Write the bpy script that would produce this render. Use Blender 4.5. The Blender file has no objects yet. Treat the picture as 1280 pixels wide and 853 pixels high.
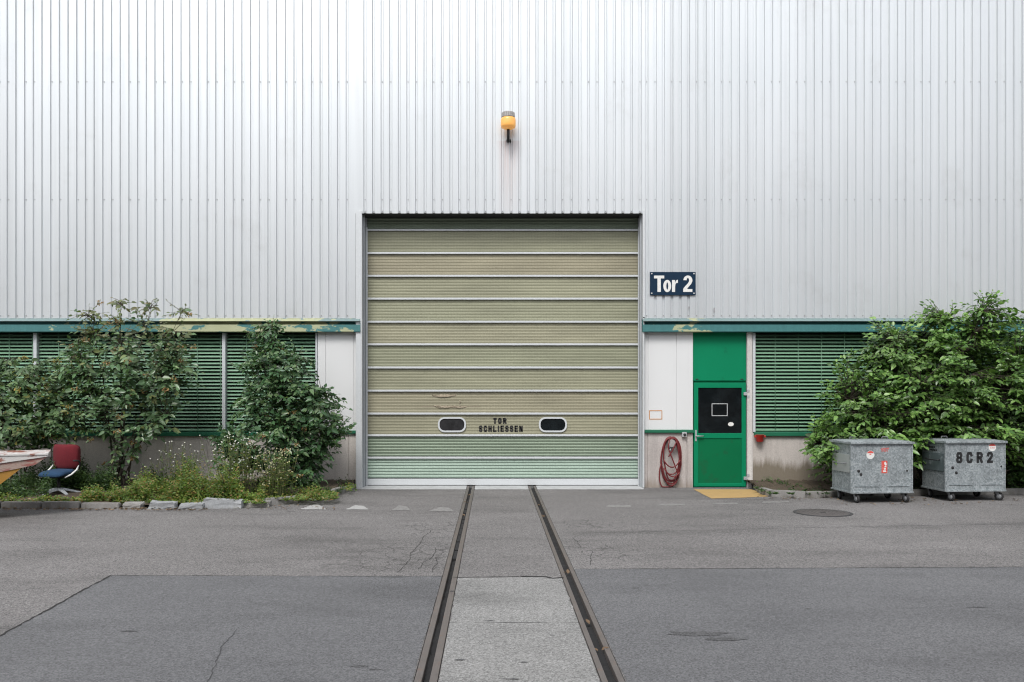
import bpy, bmesh, math, random
import numpy as np
from mathutils import Vector, Matrix

random.seed(7)
SC = bpy.context.scene
COL = SC.collection
R = math.radians

# ------------------------------------------------------------------ photo geometry
EYE = 2.13          # eye height
F = 1120.0          # focal length in px of the 1280 px wide photograph
VX, VY = 616.0, 491.0
WALL = 20.0         # distance to the cladding


def wx(px, Y=WALL):
    return (px - VX) * Y / F


def wz(py, Y=WALL):
    return EYE + (VY - py) * Y / F


def gpt(px, py, z=0.0):
    Y = (EYE - z) * F / (py - VY)
    return Vector(((px - VX) * Y / F, Y, z))


# ------------------------------------------------------------------ materials
def newmat(name):
    m = bpy.data.materials.new(name)
    m.use_nodes = True
    nt = m.node_tree
    return m, nt, nt.nodes['Principled BSDF'], nt.nodes['Material Output']


def N(nt, t, **kw):
    n = nt.nodes.new(t)
    for k, v in kw.items():
        if k in n.inputs.keys() if hasattr(n.inputs, 'keys') else False:
            n.inputs[k].default_value = v
        else:
            setattr(n, k, v)
    return n


def L(nt, a, b):
    nt.links.new(a, b)


def coords(nt, scale=(1, 1, 1), rot=(0, 0, 0)):
    tc = nt.nodes.new('ShaderNodeTexCoord')
    mp = nt.nodes.new('ShaderNodeMapping')
    mp.inputs['Scale'].default_value = scale
    mp.inputs['Rotation'].default_value = rot
    L(nt, tc.outputs['Object'], mp.inputs['Vector'])
    return mp.outputs['Vector']


def noise(nt, vec, scale, detail=4, rough=.55):
    n = nt.nodes.new('ShaderNodeTexNoise')
    n.inputs['Scale'].default_value = scale
    n.inputs['Detail'].default_value = detail
    n.inputs['Roughness'].default_value = rough
    L(nt, vec, n.inputs['Vector'])
    return n.outputs['Fac']


def ramp(nt, fac, stops, interp='LINEAR'):
    r = nt.nodes.new('ShaderNodeValToRGB')
    cr = r.color_ramp
    cr.interpolation = interp
    while len(cr.elements) > 1:
        cr.elements.remove(cr.elements[-1])
    cr.elements[0].position = stops[0][0]
    cr.elements[0].color = c4(stops[0][1])
    for p, c in stops[1:]:
        e = cr.elements.new(p)
        e.color = c4(c)
    L(nt, fac, r.inputs['Fac'])
    return r.outputs['Color']


def c4(c):
    if isinstance(c, (int, float)):
        return (c, c, c, 1)
    return (c[0], c[1], c[2], 1)


def mix(nt, fac, a, b, mode='MIX'):
    m = nt.nodes.new('ShaderNodeMix')
    m.data_type = 'RGBA'
    m.blend_type = mode
    for idx, v in ((0, fac), (6, a), (7, b)):
        if hasattr(v, 'is_linked') or hasattr(v, 'links'):
            L(nt, v, m.inputs[idx])
        else:
            m.inputs[idx].default_value = v if idx == 0 else c4(v)
    return m.outputs[2]


def math_n(nt, op, a, b=0.0, clamp=False):
    m = nt.nodes.new('ShaderNodeMath')
    m.operation = op
    m.use_clamp = clamp
    for i, v in enumerate((a, b)):
        if hasattr(v, 'links'):
            L(nt, v, m.inputs[i])
        else:
            m.inputs[i].default_value = v
    return m.outputs[0]


def bump(nt, bsdf, height, strength=.3, dist=.01):
    b = nt.nodes.new('ShaderNodeBump')
    b.inputs['Strength'].default_value = strength
    b.inputs['Distance'].default_value = dist
    L(nt, height, b.inputs['Height'])
    L(nt, b.outputs['Normal'], bsdf.inputs['Normal'])


def paint(name, col, rough=.5, var=.12, scale=3.0, dirt=None, metallic=0.0, spec=.5, fine=60, grain=.06):
    """worn paint: large soft tone changes + fine grain"""
    m, nt, b, o = newmat(name)
    v = coords(nt)
    c = mix(nt, noise(nt, v, scale, 5), tuple(x * (1 - var) for x in col), tuple(min(1, x * (1 + var)) for x in col))
    g = ramp(nt, noise(nt, v, fine, 3), [(.3, 1 - grain * 2), (.7, 1 + grain)])
    c = mix(nt, 1.0, c, g, 'MULTIPLY')
    if dirt:
        d = ramp(nt, noise(nt, v, dirt[1], 8, .7), [(dirt[2], 0), (dirt[2] + .12, 1)])
        c = mix(nt, d, c, dirt[0])
    L(nt, c, b.inputs['Base Color'])
    b.inputs['Roughness'].default_value = rough
    b.inputs['Metallic'].default_value = metallic
    b.inputs['Specular IOR Level'].default_value = spec
    return m


def m_cladding():
    m, nt, b, o = newmat('coated_sheet_metal')
    v = coords(nt)
    vs = coords(nt, (6, 6, .12))
    c = mix(nt, noise(nt, v, .35, 3), (.60, .635, .655), (.67, .69, .705))
    streak = ramp(nt, noise(nt, vs, 1.6, 5), [(.32, .95), (.62, 1.02)])
    c = mix(nt, 1.0, c, streak, 'MULTIPLY')
    g = ramp(nt, noise(nt, v, 45, 3), [(.25, .95), (.75, 1.03)])
    c = mix(nt, 1.0, c, g, 'MULTIPLY')
    # every sheet of the cladding has weathered a little differently
    sq = nt.nodes.new('ShaderNodeSeparateXYZ')
    L(nt, v, sq.inputs[0])
    wn = nt.nodes.new('ShaderNodeTexWhiteNoise')
    wn.noise_dimensions = '1D'
    L(nt, math_n(nt, 'FLOOR', math_n(nt, 'DIVIDE', sq.outputs['X'], .968)), wn.inputs['W'])
    c = mix(nt, 1.0, c, ramp(nt, wn.outputs['Value'], [(0, .95), (1, 1.03)]), 'MULTIPLY')
    grime = ramp(nt, noise(nt, v, .8, 6, .7), [(.56, 0), (.8, 1)])
    c = mix(nt, math_n(nt, 'MULTIPLY', grime, .35), c, (.42, .42, .41))
    # rusty run-off below the wall lamp: a stain on the sheet itself
    sx = nt.nodes.new('ShaderNodeSeparateXYZ')
    tc = nt.nodes.new('ShaderNodeTexCoord')
    L(nt, tc.outputs['Object'], sx.inputs[0])
    dx = math_n(nt, 'ABSOLUTE', math_n(nt, 'SUBTRACT', sx.outputs['X'], wx(636)))
    fx = math_n(nt, 'SUBTRACT', 1.0, math_n(nt, 'MULTIPLY', dx, 3.2), True)
    z0, z1 = wz(268), wz(176)
    fz = math_n(nt, 'MULTIPLY', math_n(nt, 'SUBTRACT', sx.outputs['Z'], z0 - .3), 1 / (z1 - z0 + .3), True)
    top = math_n(nt, 'LESS_THAN', sx.outputs['Z'], z1)
    fac = math_n(nt, 'MULTIPLY', math_n(nt, 'MULTIPLY', fx, fz), top)
    fac = math_n(nt, 'MULTIPLY', fac, ramp(nt, noise(nt, vs, 4, 4), [(.35, .15), (.65, 1)]))
    c = mix(nt, math_n(nt, 'MULTIPLY', fac, .75), c, (.46, .30, .26))
    L(nt, c, b.inputs['Base Color'])
    b.inputs['Roughness'].default_value = .40
    b.inputs['Metallic'].default_value = .42
    return m


def m_concrete(name, c0, c1, band=None, scale=1.6):
    """band=(z_top, colour): damp, mossy foot of the wall"""
    m, nt, b, o = newmat(name)
    v = coords(nt)
    vs = coords(nt, (5, 5, .5))
    c = mix(nt, noise(nt, v, scale, 6, .6), c0, c1)
    st = ramp(nt, noise(nt, vs, 1.1, 5, .6), [(.34, .84), (.56, 1.02)])
    c = mix(nt, 1.0, c, st, 'MULTIPLY')
    sp = ramp(nt, noise(nt, v, 38, 4, .7), [(.3, .82), (.6, 1.04)])
    c = mix(nt, 1.0, c, sp, 'MULTIPLY')
    if band:
        sx = nt.nodes.new('ShaderNodeSeparateXYZ')
        tc = nt.nodes.new('ShaderNodeTexCoord')
        L(nt, tc.outputs['Object'], sx.inputs[0])
        wob = math_n(nt, 'MULTIPLY', math_n(nt, 'SUBTRACT', noise(nt, vs, 1.3, 6, .65), .5), .75)
        h = math_n(nt, 'ADD', math_n(nt, 'SUBTRACT', band[0], sx.outputs['Z']), wob)
        f = math_n(nt, 'MULTIPLY', h, 5.0, True)
        f = math_n(nt, 'MULTIPLY', f, .8)
        c = mix(nt, f, c, band[1])
    L(nt, c, b.inputs['Base Color'])
    b.inputs['Roughness'].default_value = .9
    bump(nt, b, noise(nt, v, 60, 4), .25, .01)
    return m


def m_asphalt(name, c0, c1, stain=.75, agg=.35, big=.22, cracks=()):
    m, nt, b, o = newmat(name)
    v = coords(nt)
    vl = coords(nt, (.35, 1.0, 1))
    c = mix(nt, ramp(nt, noise(nt, v, big, 6, .6), [(.3, 0), (.7, 1)]), c0, c1)
    c = mix(nt, 1.0, c, ramp(nt, noise(nt, vl, .9, 7, .65), [(.28, stain), (.5, 1.0), (.8, 1.08)]), 'MULTIPLY')
    # oily blotches
    c = mix(nt, 1.0, c, ramp(nt, noise(nt, vl, 1.7, 3, .5), [(.22, .62), (.30, 1.0)]), 'MULTIPLY')
    vo = nt.nodes.new('ShaderNodeTexVoronoi')
    vo.inputs['Scale'].default_value = 85
    L(nt, v, vo.inputs['Vector'])
    c = mix(nt, 1.0, c, ramp(nt, vo.outputs['Color'], [(.15, 1 - agg), (.8, 1 + agg)]), 'MULTIPLY')
    sp = ramp(nt, noise(nt, v, 30, 5, .75), [(.3, 1 - agg * .6), (.7, 1 + agg * .5)])
    c = mix(nt, 1.0, c, sp, 'MULTIPLY')
    if cracks:      # crazed, fatigued areas beside the rails
        nd = nt.nodes.new('ShaderNodeTexNoise')
        nd.inputs['Scale'].default_value = 2.5
        nd.inputs['Detail'].default_value = 6
        L(nt, v, nd.inputs['Vector'])
        vd = mix(nt, .22, v, nd.outputs['Color'])
        ve = nt.nodes.new('ShaderNodeTexVoronoi')
        ve.feature = 'DISTANCE_TO_EDGE'
        ve.inputs['Scale'].default_value = 4.6
        L(nt, vd, ve.inputs['Vector'])
        line = math_n(nt, 'LESS_THAN', ve.outputs['Distance'], .030)
        mask = None
        for (p_, r_) in cracks:
            dd = nt.nodes.new('ShaderNodeVectorMath')
            dd.operation = 'DISTANCE'
            L(nt, v, dd.inputs[0])
            dd.inputs[1].default_value = (p_.x, p_.y, 0)
            m1 = math_n(nt, 'SUBTRACT', 1.0, math_n(nt, 'DIVIDE', dd.outputs['Value'], r_), True)
            mask = m1 if mask is None else math_n(nt, 'MAXIMUM', mask, m1)
        mask = math_n(nt, 'ADD', mask, math_n(nt, 'MULTIPLY', math_n(nt, 'SUBTRACT', noise(nt, v, 2.2, 4), .5), 1.1))
        mask = math_n(nt, 'MULTIPLY', math_n(nt, 'SUBTRACT', mask, .28), 6.0, True)
        c = mix(nt, math_n(nt, 'MULTIPLY', math_n(nt, 'MULTIPLY', line, mask), .5), c, (.03, .029, .028))
    L(nt, c, b.inputs['Base Color'])
    b.inputs['Roughness'].default_value = .88
    b.inputs['Specular IOR Level'].default_value = .35
    bump(nt, b, vo.outputs['Distance'], .35, .01)
    return m


def m_leaf(name, stops, trans=.35, rough=.45):
    m, nt, b, o = newmat(name)
    g = nt.nodes.new('ShaderNodeNewGeometry')
    c = ramp(nt, g.outputs['Random Per Island'], stops)
    v = coords(nt)
    c = mix(nt, 1.0, c, ramp(nt, noise(nt, v, 1.6, 3), [(.3, .6), (.7, 1.35)]), 'MULTIPLY')
    L(nt, c, b.inputs['Base Color'])
    b.inputs['Roughness'].default_value = rough
    b.inputs['Specular IOR Level'].default_value = .55
    t = nt.nodes.new('ShaderNodeBsdfTranslucent')
    L(nt, mix(nt, 1.0, c, (1.3, 1.35, .7), 'MULTIPLY'), t.inputs['Color'])
    ms = nt.nodes.new('ShaderNodeMixShader')
    ms.inputs[0].default_value = trans
    L(nt, b.outputs[0], ms.inputs[1])
    L(nt, t.outputs[0], ms.inputs[2])
    L(nt, ms.outputs[0], o.inputs['Surface'])
    return m


def m_hood(name, peel_lo, peel_hi, amount, ca=(.016, .105, .110), cb=(.036, .165, .165)):
    """teal paint flaking off a pale yellow-green undercoat between two X positions"""
    m, nt, b, o = newmat(name)
    v = coords(nt)
    vv = coords(nt, (1, 1, 2.2))
    vs = coords(nt, (9, 9, .6))
    teal = mix(nt, noise(nt, vs, 2.0, 4), ca, cb)
    teal = mix(nt, 1.0, teal, ramp(nt, noise(nt, v, 40, 3), [(.3, .85), (.7, 1.1)]), 'MULTIPLY')
    under = mix(nt, noise(nt, v, 6, 4), (.27, .29, .165), (.38, .40, .25))
    sx = nt.nodes.new('ShaderNodeSeparateXYZ')
    tc = nt.nodes.new('ShaderNodeTexCoord')
    L(nt, tc.outputs['Object'], sx.inputs[0])
    mid, half = (peel_lo + peel_hi) / 2, (peel_hi - peel_lo) / 2
    d = math_n(nt, 'ABSOLUTE', math_n(nt, 'SUBTRACT', sx.outputs['X'], mid))
    inside = math_n(nt, 'MULTIPLY', math_n(nt, 'SUBTRACT', half, d), 2.2)
    inside = math_n(nt, 'MINIMUM', inside, 1.0)
    inside = math_n(nt, 'MAXIMUM', inside, -1.0)
    n = math_n(nt, 'SUBTRACT', noise(nt, vv, 2.3, 7, .6), .5)
    f = math_n(nt, 'ADD', math_n(nt, 'MULTIPLY', inside, amount), math_n(nt, 'MULTIPLY', n, 2.6))
    f = math_n(nt, 'MULTIPLY', math_n(nt, 'SUBTRACT', f, .1), 30, True)
    L(nt, mix(nt, f, teal, under), b.inputs['Base Color'])
    b.inputs['Roughness'].default_value = .6
    return m


def m_galva(name):
    m, nt, b, o = newmat(name)
    v = coords(nt)
    vo = nt.nodes.new('ShaderNodeTexVoronoi')
    vo.inputs['Scale'].default_value = 34
    L(nt, v, vo.inputs['Vector'])
    c = ramp(nt, vo.outputs['Color'], [(.1, (.19, .220, .232)), (.9, (.38, .415, .43))])
    c = mix(nt, 1.0, c, ramp(nt, noise(nt, v, 3.2, 6, .65), [(.3, .72), (.55, 1.0), (.75, 1.12)]), 'MULTIPLY')
    c = mix(nt, 1.0, c, ramp(nt, noise(nt, v, 70, 3, .7), [(.3, .80), (.68, 1.12)]), 'MULTIPLY')
    L(nt, c, b.inputs['Base Color'])
    b.inputs['Metallic'].default_value = .25
    b.inputs['Roughness'].default_value = .58
    return m


def m_fibre(name, col, var, dark=.8):
    """translucent ribbed fibreglass door section"""
    m, nt, b, o = newmat(name)
    v = coords(nt)
    oi = nt.nodes.new('ShaderNodeObjectInfo')
    tint = ramp(nt, oi.outputs['Random'], [(0, (col[0] * .95, col[1] * 1.0, col[2] * .97)), (1, (col[0] * 1.06, col[1] * .99, col[2] * .98))])
    vs = coords(nt, (.35, 1, 2.2))
    c = mix(nt, 1.0, tint, ramp(nt, noise(nt, vs, 1.5, 5, .6), [(.28, 1 - var), (.72, 1 + var)]), 'MULTIPLY')
    # cell walls inside the sheet show as fine upright lines
    w = nt.nodes.new('ShaderNodeTexWave')
    w.wave_type = 'BANDS'
    w.bands_direction = 'X'
    w.inputs['Scale'].default_value = 4.6
    w.inputs['Distortion'].default_value = 1.2
    w.inputs['Detail'].default_value = 2
    L(nt, v, w.inputs['Vector'])
    c = mix(nt, 1.0, c, ramp(nt, w.outputs['Fac'], [(0, .97), (1, 1.02)]), 'MULTIPLY')
    c = mix(nt, 1.0, c, ramp(nt, noise(nt, v, 38, 4, .7), [(.3, .84), (.7, 1.1)]), 'MULTIPLY')
    L(nt, c, b.inputs['Base Color'])
    b.inputs['Roughness'].default_value = .55
    b.inputs['Specular IOR Level'].default_value = .35
    return m


def m_glass(name, col=(.012, .016, .018), rough=.05):
    m, nt, b, o = newmat(name)
    v = coords(nt)
    c = mix(nt, ramp(nt, noise(nt, v, 2.5, 4), [(.45, 0), (.7, 1)]), col, tuple(x * 2.2 for x in col))
    L(nt, c, b.inputs['Base Color'])
    b.inputs['Roughness'].default_value = rough
    b.inputs['Specular IOR Level'].default_value = .5
    return m


def m_skip(name, base, under, thr, scale):
    m, nt, b, o = newmat(name)
    v = coords(nt, (.5, 1, 1.6))
    c = mix(nt, noise(nt, v, 9, 4), tuple(x * .8 for x in base), base)
    f = ramp(nt, noise(nt, v, scale, 7, .68), [(thr, 0), (thr + .06, 1)])
    c = mix(nt, f, c, under)
    L(nt, c, b.inputs['Base Color'])
    b.inputs['Roughness'].default_value = .75
    return m


def m_amber():
    m, nt, b, o = newmat('amber_lens')
    b.inputs['Base Color'].default_value = (.75, .36, .09, 1)
    b.inputs['Roughness'].default_value = .25
    b.inputs['Emission Color'].default_value = (1.0, .50, .14, 1)
    b.inputs['Emission Strength'].default_value = .2
    return m


M = {}
M['clad'] = m_cladding()
M['screw'] = paint('screw_head', (.30, .30, .31), .5)
M['white'] = paint('white_panel_paint', (.66, .67, .675), .5, .05, 1.2, ((.5, .5, .48), 1.5, .66))
M['plinth'] = m_concrete('plinth_concrete', (.53, .495, .46), (.66, .615, .575), (.22, (.15, .125, .085)))
M['plinth_r'] = m_concrete('plinth_concrete_mossy', (.40, .37, .345), (.54, .50, .47), (.66, (.125, .10, .06)))
M['plinth_d'] = m_concrete('plinth_concrete_clean', (.40, .365, .35), (.55, .51, .485), (.22, (.27, .23, .19)))
M['sill'] = paint('green_sill_paint', (.012, .13, .07), .45, .15)
M['hood_l'] = m_hood('flaking_teal_paint', wx(195), wx(425), .22)
M['hood_r'] = m_hood('teal_paint', wx(852), wx(884), .42)
M['flash_l'] = m_hood('faded_teal_flashing_flaking', wx(195), wx(425), .3, (.12, .185, .185), (.19, .26, .26))
M['flash_r'] = m_hood('faded_teal_flashing', wx(852), wx(884), .5, (.12, .185, .185), (.19, .26, .26))
M['alu'] = paint('aluminium_trim', (.60, .625, .64), .38, .08, 2, metallic=.15)
M['alu_d'] = paint('grey_steel_guide', (.33, .35, .37), .45, .15, 3)
M['rail_w'] = paint('door_rail_white', (.56, .585, .60), .42, .05, 2)
M['fibre'] = m_fibre('olive_fibreglass', (.272, .268, .190), .16)
M['fibre_g'] = m_fibre('grey_green_fibreglass', (.20, .26, .195), .14)
M['fibre_m'] = m_fibre('mint_fibreglass', (.31, .405, .345), .10)
M['fray'] = paint('torn_fibreglass', (.42, .36, .27), .8, .2, 20)
M['black'] = paint('stencil_black', (.014, .014, .015), .6)
M['rubber'] = paint('black_rubber', (.018, .018, .019), .7)
M['dark'] = paint('dark_void', (.012, .013, .013), .8)
M['glass'] = m_glass('dark_window_glass', (.006, .008, .009), .06)
M['glass_l'] = m_glass('lighter_window_glass', (.020, .020, .021), .15)  # a little lighter and rougher than the other gate pane
M['glass_g'] = m_glass('window_glass_behind_blind', (.012, .022, .018), .1)
M['green'] = paint('green_door_paint', (.0006, .195, .088), .5, .10, 1.4, ((.004, .12, .06), 2.2, .60), spec=.18, fine=90, grain=.04)
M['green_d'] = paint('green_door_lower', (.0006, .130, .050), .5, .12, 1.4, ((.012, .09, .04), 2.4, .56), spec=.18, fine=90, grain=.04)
M['slat'] = paint('green_slat', (.15, .285, .185), .36, .10, .8)
M['mull'] = paint('mullion_grey', (.55, .58, .60), .4, .06)
M['post'] = m_concrete('door_post_paint', (.50, .47, .45), (.66, .64, .62))
M['asph'] = m_asphalt('old_asphalt', (.130, .125, .123), (.178, .171, .169), .66, .5, .25, cracks=[(gpt(515, 690), 1.3), (gpt(545, 660), 1.0), (gpt(742, 690), .9), (gpt(722, 655), .8), (gpt(470, 705), .8)])
M['patch'] = m_asphalt('new_asphalt', (.108, .109, .114), (.136, .137, .142), .78, .32, .3)
M['slab'] = m_asphalt('track_concrete', (.195, .194, .190), (.242, .241, .236), .72, .36, .9)
M['thresh'] = m_concrete('threshold_concrete', (.36, .37, .375), (.48, .49, .495))
M['stain'] = m_asphalt('oil_stain', (.068, .068, .070), (.098, .098, .101), .8, .4, 2)
M['crack'] = paint('crack_black', (.022, .021, .021), .95)
M['seam'] = paint('bitumen_seam', (.045, .045, .047), .9)
M['mark'] = paint('worn_white_paint', (.36, .36, .355), .8, .12, 8, ((.17, .165, .16), 16, .53))
M['mark2'] = paint('ghost_white_paint', (.225, .222, .218), .85, .12, 8, ((.15, .145, .14), 14, .47))
M['yellow'] = paint('ochre_floor_paint', (.40, .265, .105), .85, .15, 4, ((.24, .19, .12), 7, .58))
M['rail'] = paint('rail_steel', (.135, .118, .110), .5, .25, 5, ((.16, .105, .08), 9, .56), metallic=.25)
M['groove'] = paint('groove_dirt', (.014, .014, .015), .9, .3, 18)
M['soil'] = m_asphalt('soil', (.055, .042, .03), (.10, .078, .055), .6, .4, 1.2)
M['kerb'] = m_concrete('kerb_stone', (.20, .195, .185), (.31, .30, .29), (.06, (.10, .092, .065)), 5)
M['stone'] = m_concrete('pale_granite', (.20, .21, .22), (.34, .35, .36), (.035, (.12, .115, .09)), 7)
M['iron'] = paint('cast_iron', (.092, .084, .082), .65, .15, 9)
M['galva'] = m_galva('galvanised_steel')
M['galva_d'] = paint('bin_plate_polished', (.40, .42, .42), .45, .16, 5, metallic=.3)
M['scuff'] = paint('bin_plate_scuffed', (.10, .13, .135), .55, .3, 4, ((.26, .29, .30), 5, .55))
M['rimsteel'] = paint('caster_hub', (.20, .21, .22), .5, .1)
M['red'] = paint('signal_red', (.55, .030, .022), .5, .1, 4)
M['sticker'] = paint('sticker_white', (.70, .70, .68), .6, .05)
M['sticker_red'] = paint('sticker_red_print', (.60, .085, .07), .6, .15, 12, ((.6, .35, .3), 25, .58))
M['navy'] = paint('navy_enamel', (.004, .022, .050), .5, .08, spec=.25)
M['hose'] = paint('red_hose', (.15, .018, .020), .5, .25, 6)
M['box'] = paint('switch_grey', (.40, .41, .42), .5)
M['lampcap'] = paint('lamp_cap', (.30, .29, .28), .6, .25, 20)
M['lampglass'] = m_amber()
M['fab_red'] = paint('red_fabric', (.135, .008, .015), .95, .2, 8, fine=180, grain=.25)
M['fab_blue'] = paint('blue_fabric', (.012, .046, .105), .95, .2, 8, fine=180, grain=.25)
M['chrome'] = paint('dull_aluminium', (.42, .44, .46), .45, .1, metallic=.3)
M['orange'] = paint('orange_tape', (.50, .22, .06), .7, .2)
M['skip_w'] = m_skip('skip_rim_paint', (.58, .565, .55), (.26, .12, .09), .52, 6)
M['skip_r'] = m_skip('skip_red_planks', (.36, .27, .23), (.26, .10, .085), .48, 4)
M['skip_y'] = m_skip('skip_yellow_paint', (.36, .185, .03), (.16, .08, .03), .60, 7)
M['bark'] = paint('bark', (.050, .040, .030), .9, .3, 12)
M['stemgreen'] = paint('green_stem', (.09, .11, .04), .8, .3, 12)
M['leaf_bush'] = m_leaf('bush_leaf', [(0, (.045, .105, .024)), (.35, (.090, .19, .040)), (.75, (.155, .285, .066)), (1, (.21, .34, .10))], .22, .36)
M['leaf_dk'] = m_leaf('dark_bush_leaf', [(0, (.034, .080, .024)), (.6, (.062, .130, .036)), (1, (.11, .19, .06))], .26, .42)
M['leaf_a'] = m_leaf('viburnum_leaf', [(0, (.060, .115, .050)), (.5, (.105, .195, .088)), (.9, (.175, .265, .13)), (1, (.22, .24, .09))], .28, .34)
M['leaf_top'] = m_leaf('young_leaf', [(0, (.085, .125, .055)), (.6, (.135, .165, .075)), (1, (.20, .175, .095))], .3, .5)
M['leaf_b'] = m_leaf('shrub_leaf', [(0, (.036, .090, .038)), (.6, (.080, .165, .070)), (1, (.155, .235, .105))], .3, .32)
M['leaf_y'] = m_leaf('yellowing_leaf', [(0, (.060, .115, .048)), (.55, (.105, .19, .082)), (.92, (.16, .245, .10)), (1, (.30, .27, .07))], .3, .45)
M['seed'] = m_leaf('seed_head', [(0, (.20, .12, .055)), (.5, (.32, .19, .08)), (1, (.40, .27, .10))], .2, .8)
M['seed_y'] = m_leaf('yellow_seed_head', [(0, (.26, .20, .06)), (.5, (.36, .27, .07)), (1, (.40, .32, .10))], .2, .8)
M['petal'] = m_leaf('white_petal', [(0, (.62, .62, .58)), (1, (.78, .78, .75))], .3, .7)
M['petal_y'] = m_leaf('pale_yellow_petal', [(0, (.50, .50, .28)), (1, (.66, .64, .42))], .3, .7)
M['weed'] = m_leaf('weed_leaf', [(0, (.065, .120, .022)), (.45, (.115, .195, .034)), (.75, (.18, .235, .045)), (.9, (.27, .21, .07)), (1, (.27, .15, .06))], .35, .5)
M['weed_d'] = m_leaf('low_weed_leaf', [(0, (.022, .050, .016)), (.6, (.040, .085, .022)), (1, (.075, .12, .03))], .3, .5)
M['dry'] = m_leaf('dry_leaf', [(0, (.085, .05, .03)), (.5, (.15, .095, .055)), (1, (.25, .18, .11))], .15, .8)
M['brick'] = paint('blocker_dark_brick', (.13, .085, .07), .85, .25, 2)
M['roof'] = paint('roofing', (.20, .20, .205), .8)


# ------------------------------------------------------------------ mesh builder
class MB:
    def __init__(s):
        s.bm = bmesh.new()
        s.mi = 0

    def _fin(s, faces):
        for f in faces:
            f.material_index = s.mi

    def box(s, a, b, bevel=0.0):
        a, b = Vector(a), Vector(b)
        vs = [s.bm.verts.new((x, y, z)) for z in (a.z, b.z) for y in (a.y, b.y) for x in (a.x, b.x)]
        fs = [s.bm.faces.new([vs[i] for i in q]) for q in
              ((0, 2, 3, 1), (4, 5, 7, 6), (0, 1, 5, 4), (1, 3, 7, 5), (3, 2, 6, 7), (2, 0, 4, 6))]
        s._fin(fs)
        if bevel:
            ed = list({e for f in fs for e in f.edges})
            r = bmesh.ops.bevel(s.bm, geom=ed, offset=bevel, segments=2, affect='EDGES', profile=.6)
            s._fin(r['faces'])
        return s

    def poly(s, pts):
        f = s.bm.faces.new([s.bm.verts.new(p) for p in pts])
        s._fin([f])
        return s

    def prism(s, pts, d):
        """closed outline pts (3D), pushed along vector d"""
        d = Vector(d)
        a = [s.bm.verts.new(p) for p in pts]
        b = [s.bm.verts.new(Vector(p) + d) for p in pts]
        n = len(a)
        fs = [s.bm.faces.new(a[::-1]), s.bm.faces.new(b)]
        for i in range(n):
            fs.append(s.bm.faces.new((a[i], a[(i + 1) % n], b[(i + 1) % n], b[i])))
        s._fin(fs)
        return s

    def tube(s, pts, rad, n=8, closed=False, caps=True):
        pts = [Vector(p) for p in pts]
        rads = rad if isinstance(rad, (list, tuple)) else [rad] * len(pts)
        rings = []
        prev = None
        m = len(pts)
        for i, p in enumerate(pts):
            if closed:
                t = pts[(i + 1) % m] - pts[i - 1]
            else:
                t = pts[min(i + 1, m - 1)] - pts[max(i - 1, 0)]
            t.normalize()
            if prev is None:
                u = t.orthogonal().normalized()
            else:
                u = (prev - t * prev.dot(t))
                u = u.normalized() if u.length > 1e-6 else t.orthogonal().normalized()
            prev = u
            w = t.cross(u)
            rings.append([s.bm.verts.new(p + (u * math.cos(2 * math.pi * k / n) + w * math.sin(2 * math.pi * k / n)) * rads[i]) for k in range(n)])
        fs = []
        for i in range(m if closed else m - 1):
            a, b = rings[i], rings[(i + 1) % m]
            for k in range(n):
                fs.append(s.bm.faces.new((a[k], a[(k + 1) % n], b[(k + 1) % n], b[k])))
        if caps and not closed:
            fs.append(s.bm.faces.new(rings[0][::-1]))
            fs.append(s.bm.faces.new(rings[-1]))
        for f in fs:
            f.smooth = True
        s._fin(fs)
        return s

    def lathe(s, prof, c, axis='Z', n=24):
        c = Vector(c)
        rings = []
        for r, h in prof:
            ring = []
            for k in range(n):
                a = 2 * math.pi * k / n
                u, v = r * math.cos(a), r * math.sin(a)
                p = {'Z': (u, v, h), 'Y': (u, h, v), 'X': (h, u, v)}[axis]
                ring.append(s.bm.verts.new(c + Vector(p)))
            rings.append(ring)
        fs = []
        for a, b in zip(rings, rings[1:]):
            for k in range(n):
                fs.append(s.bm.faces.new((a[k], a[(k + 1) % n], b[(k + 1) % n], b[k])))
        for f in fs:
            f.smooth = True
        fs.append(s.bm.faces.new(rings[0][::-1]))
        fs.append(s.bm.faces.new(rings[-1]))
        s._fin(fs)
        return s

    def sweep_x(s, prof, x0, x1):
        """open (y,z) profile swept along X"""
        a = [s.bm.verts.new((x0, y, z)) for y, z in prof]
        b = [s.bm.verts.new((x1, y, z)) for y, z in prof]
        fs = []
        for i in range(len(prof) - 1):
            fs.append(s.bm.faces.new((a[i], b[i], b[i + 1], a[i + 1])))
        s._fin(fs)
        return s


WL = {}


def setp(o, label=None, cat=None, group=None, kind=None):
    if label: o['label'] = label
    if cat: o['category'] = cat
    if group: o['group'] = group
    if kind: o['kind'] = kind
    return o


def thing(name, label, cat, loc=(0, 0, 0), rotz=0.0, group=None):
    o = bpy.data.objects.new(name, None)
    o.empty_display_size = .2
    COL.objects.link(o)
    o.location = loc
    o.rotation_euler = (0, 0, rotz)
    WL[o.name] = Vector(loc)
    return setp(o, label, cat, group)


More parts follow.
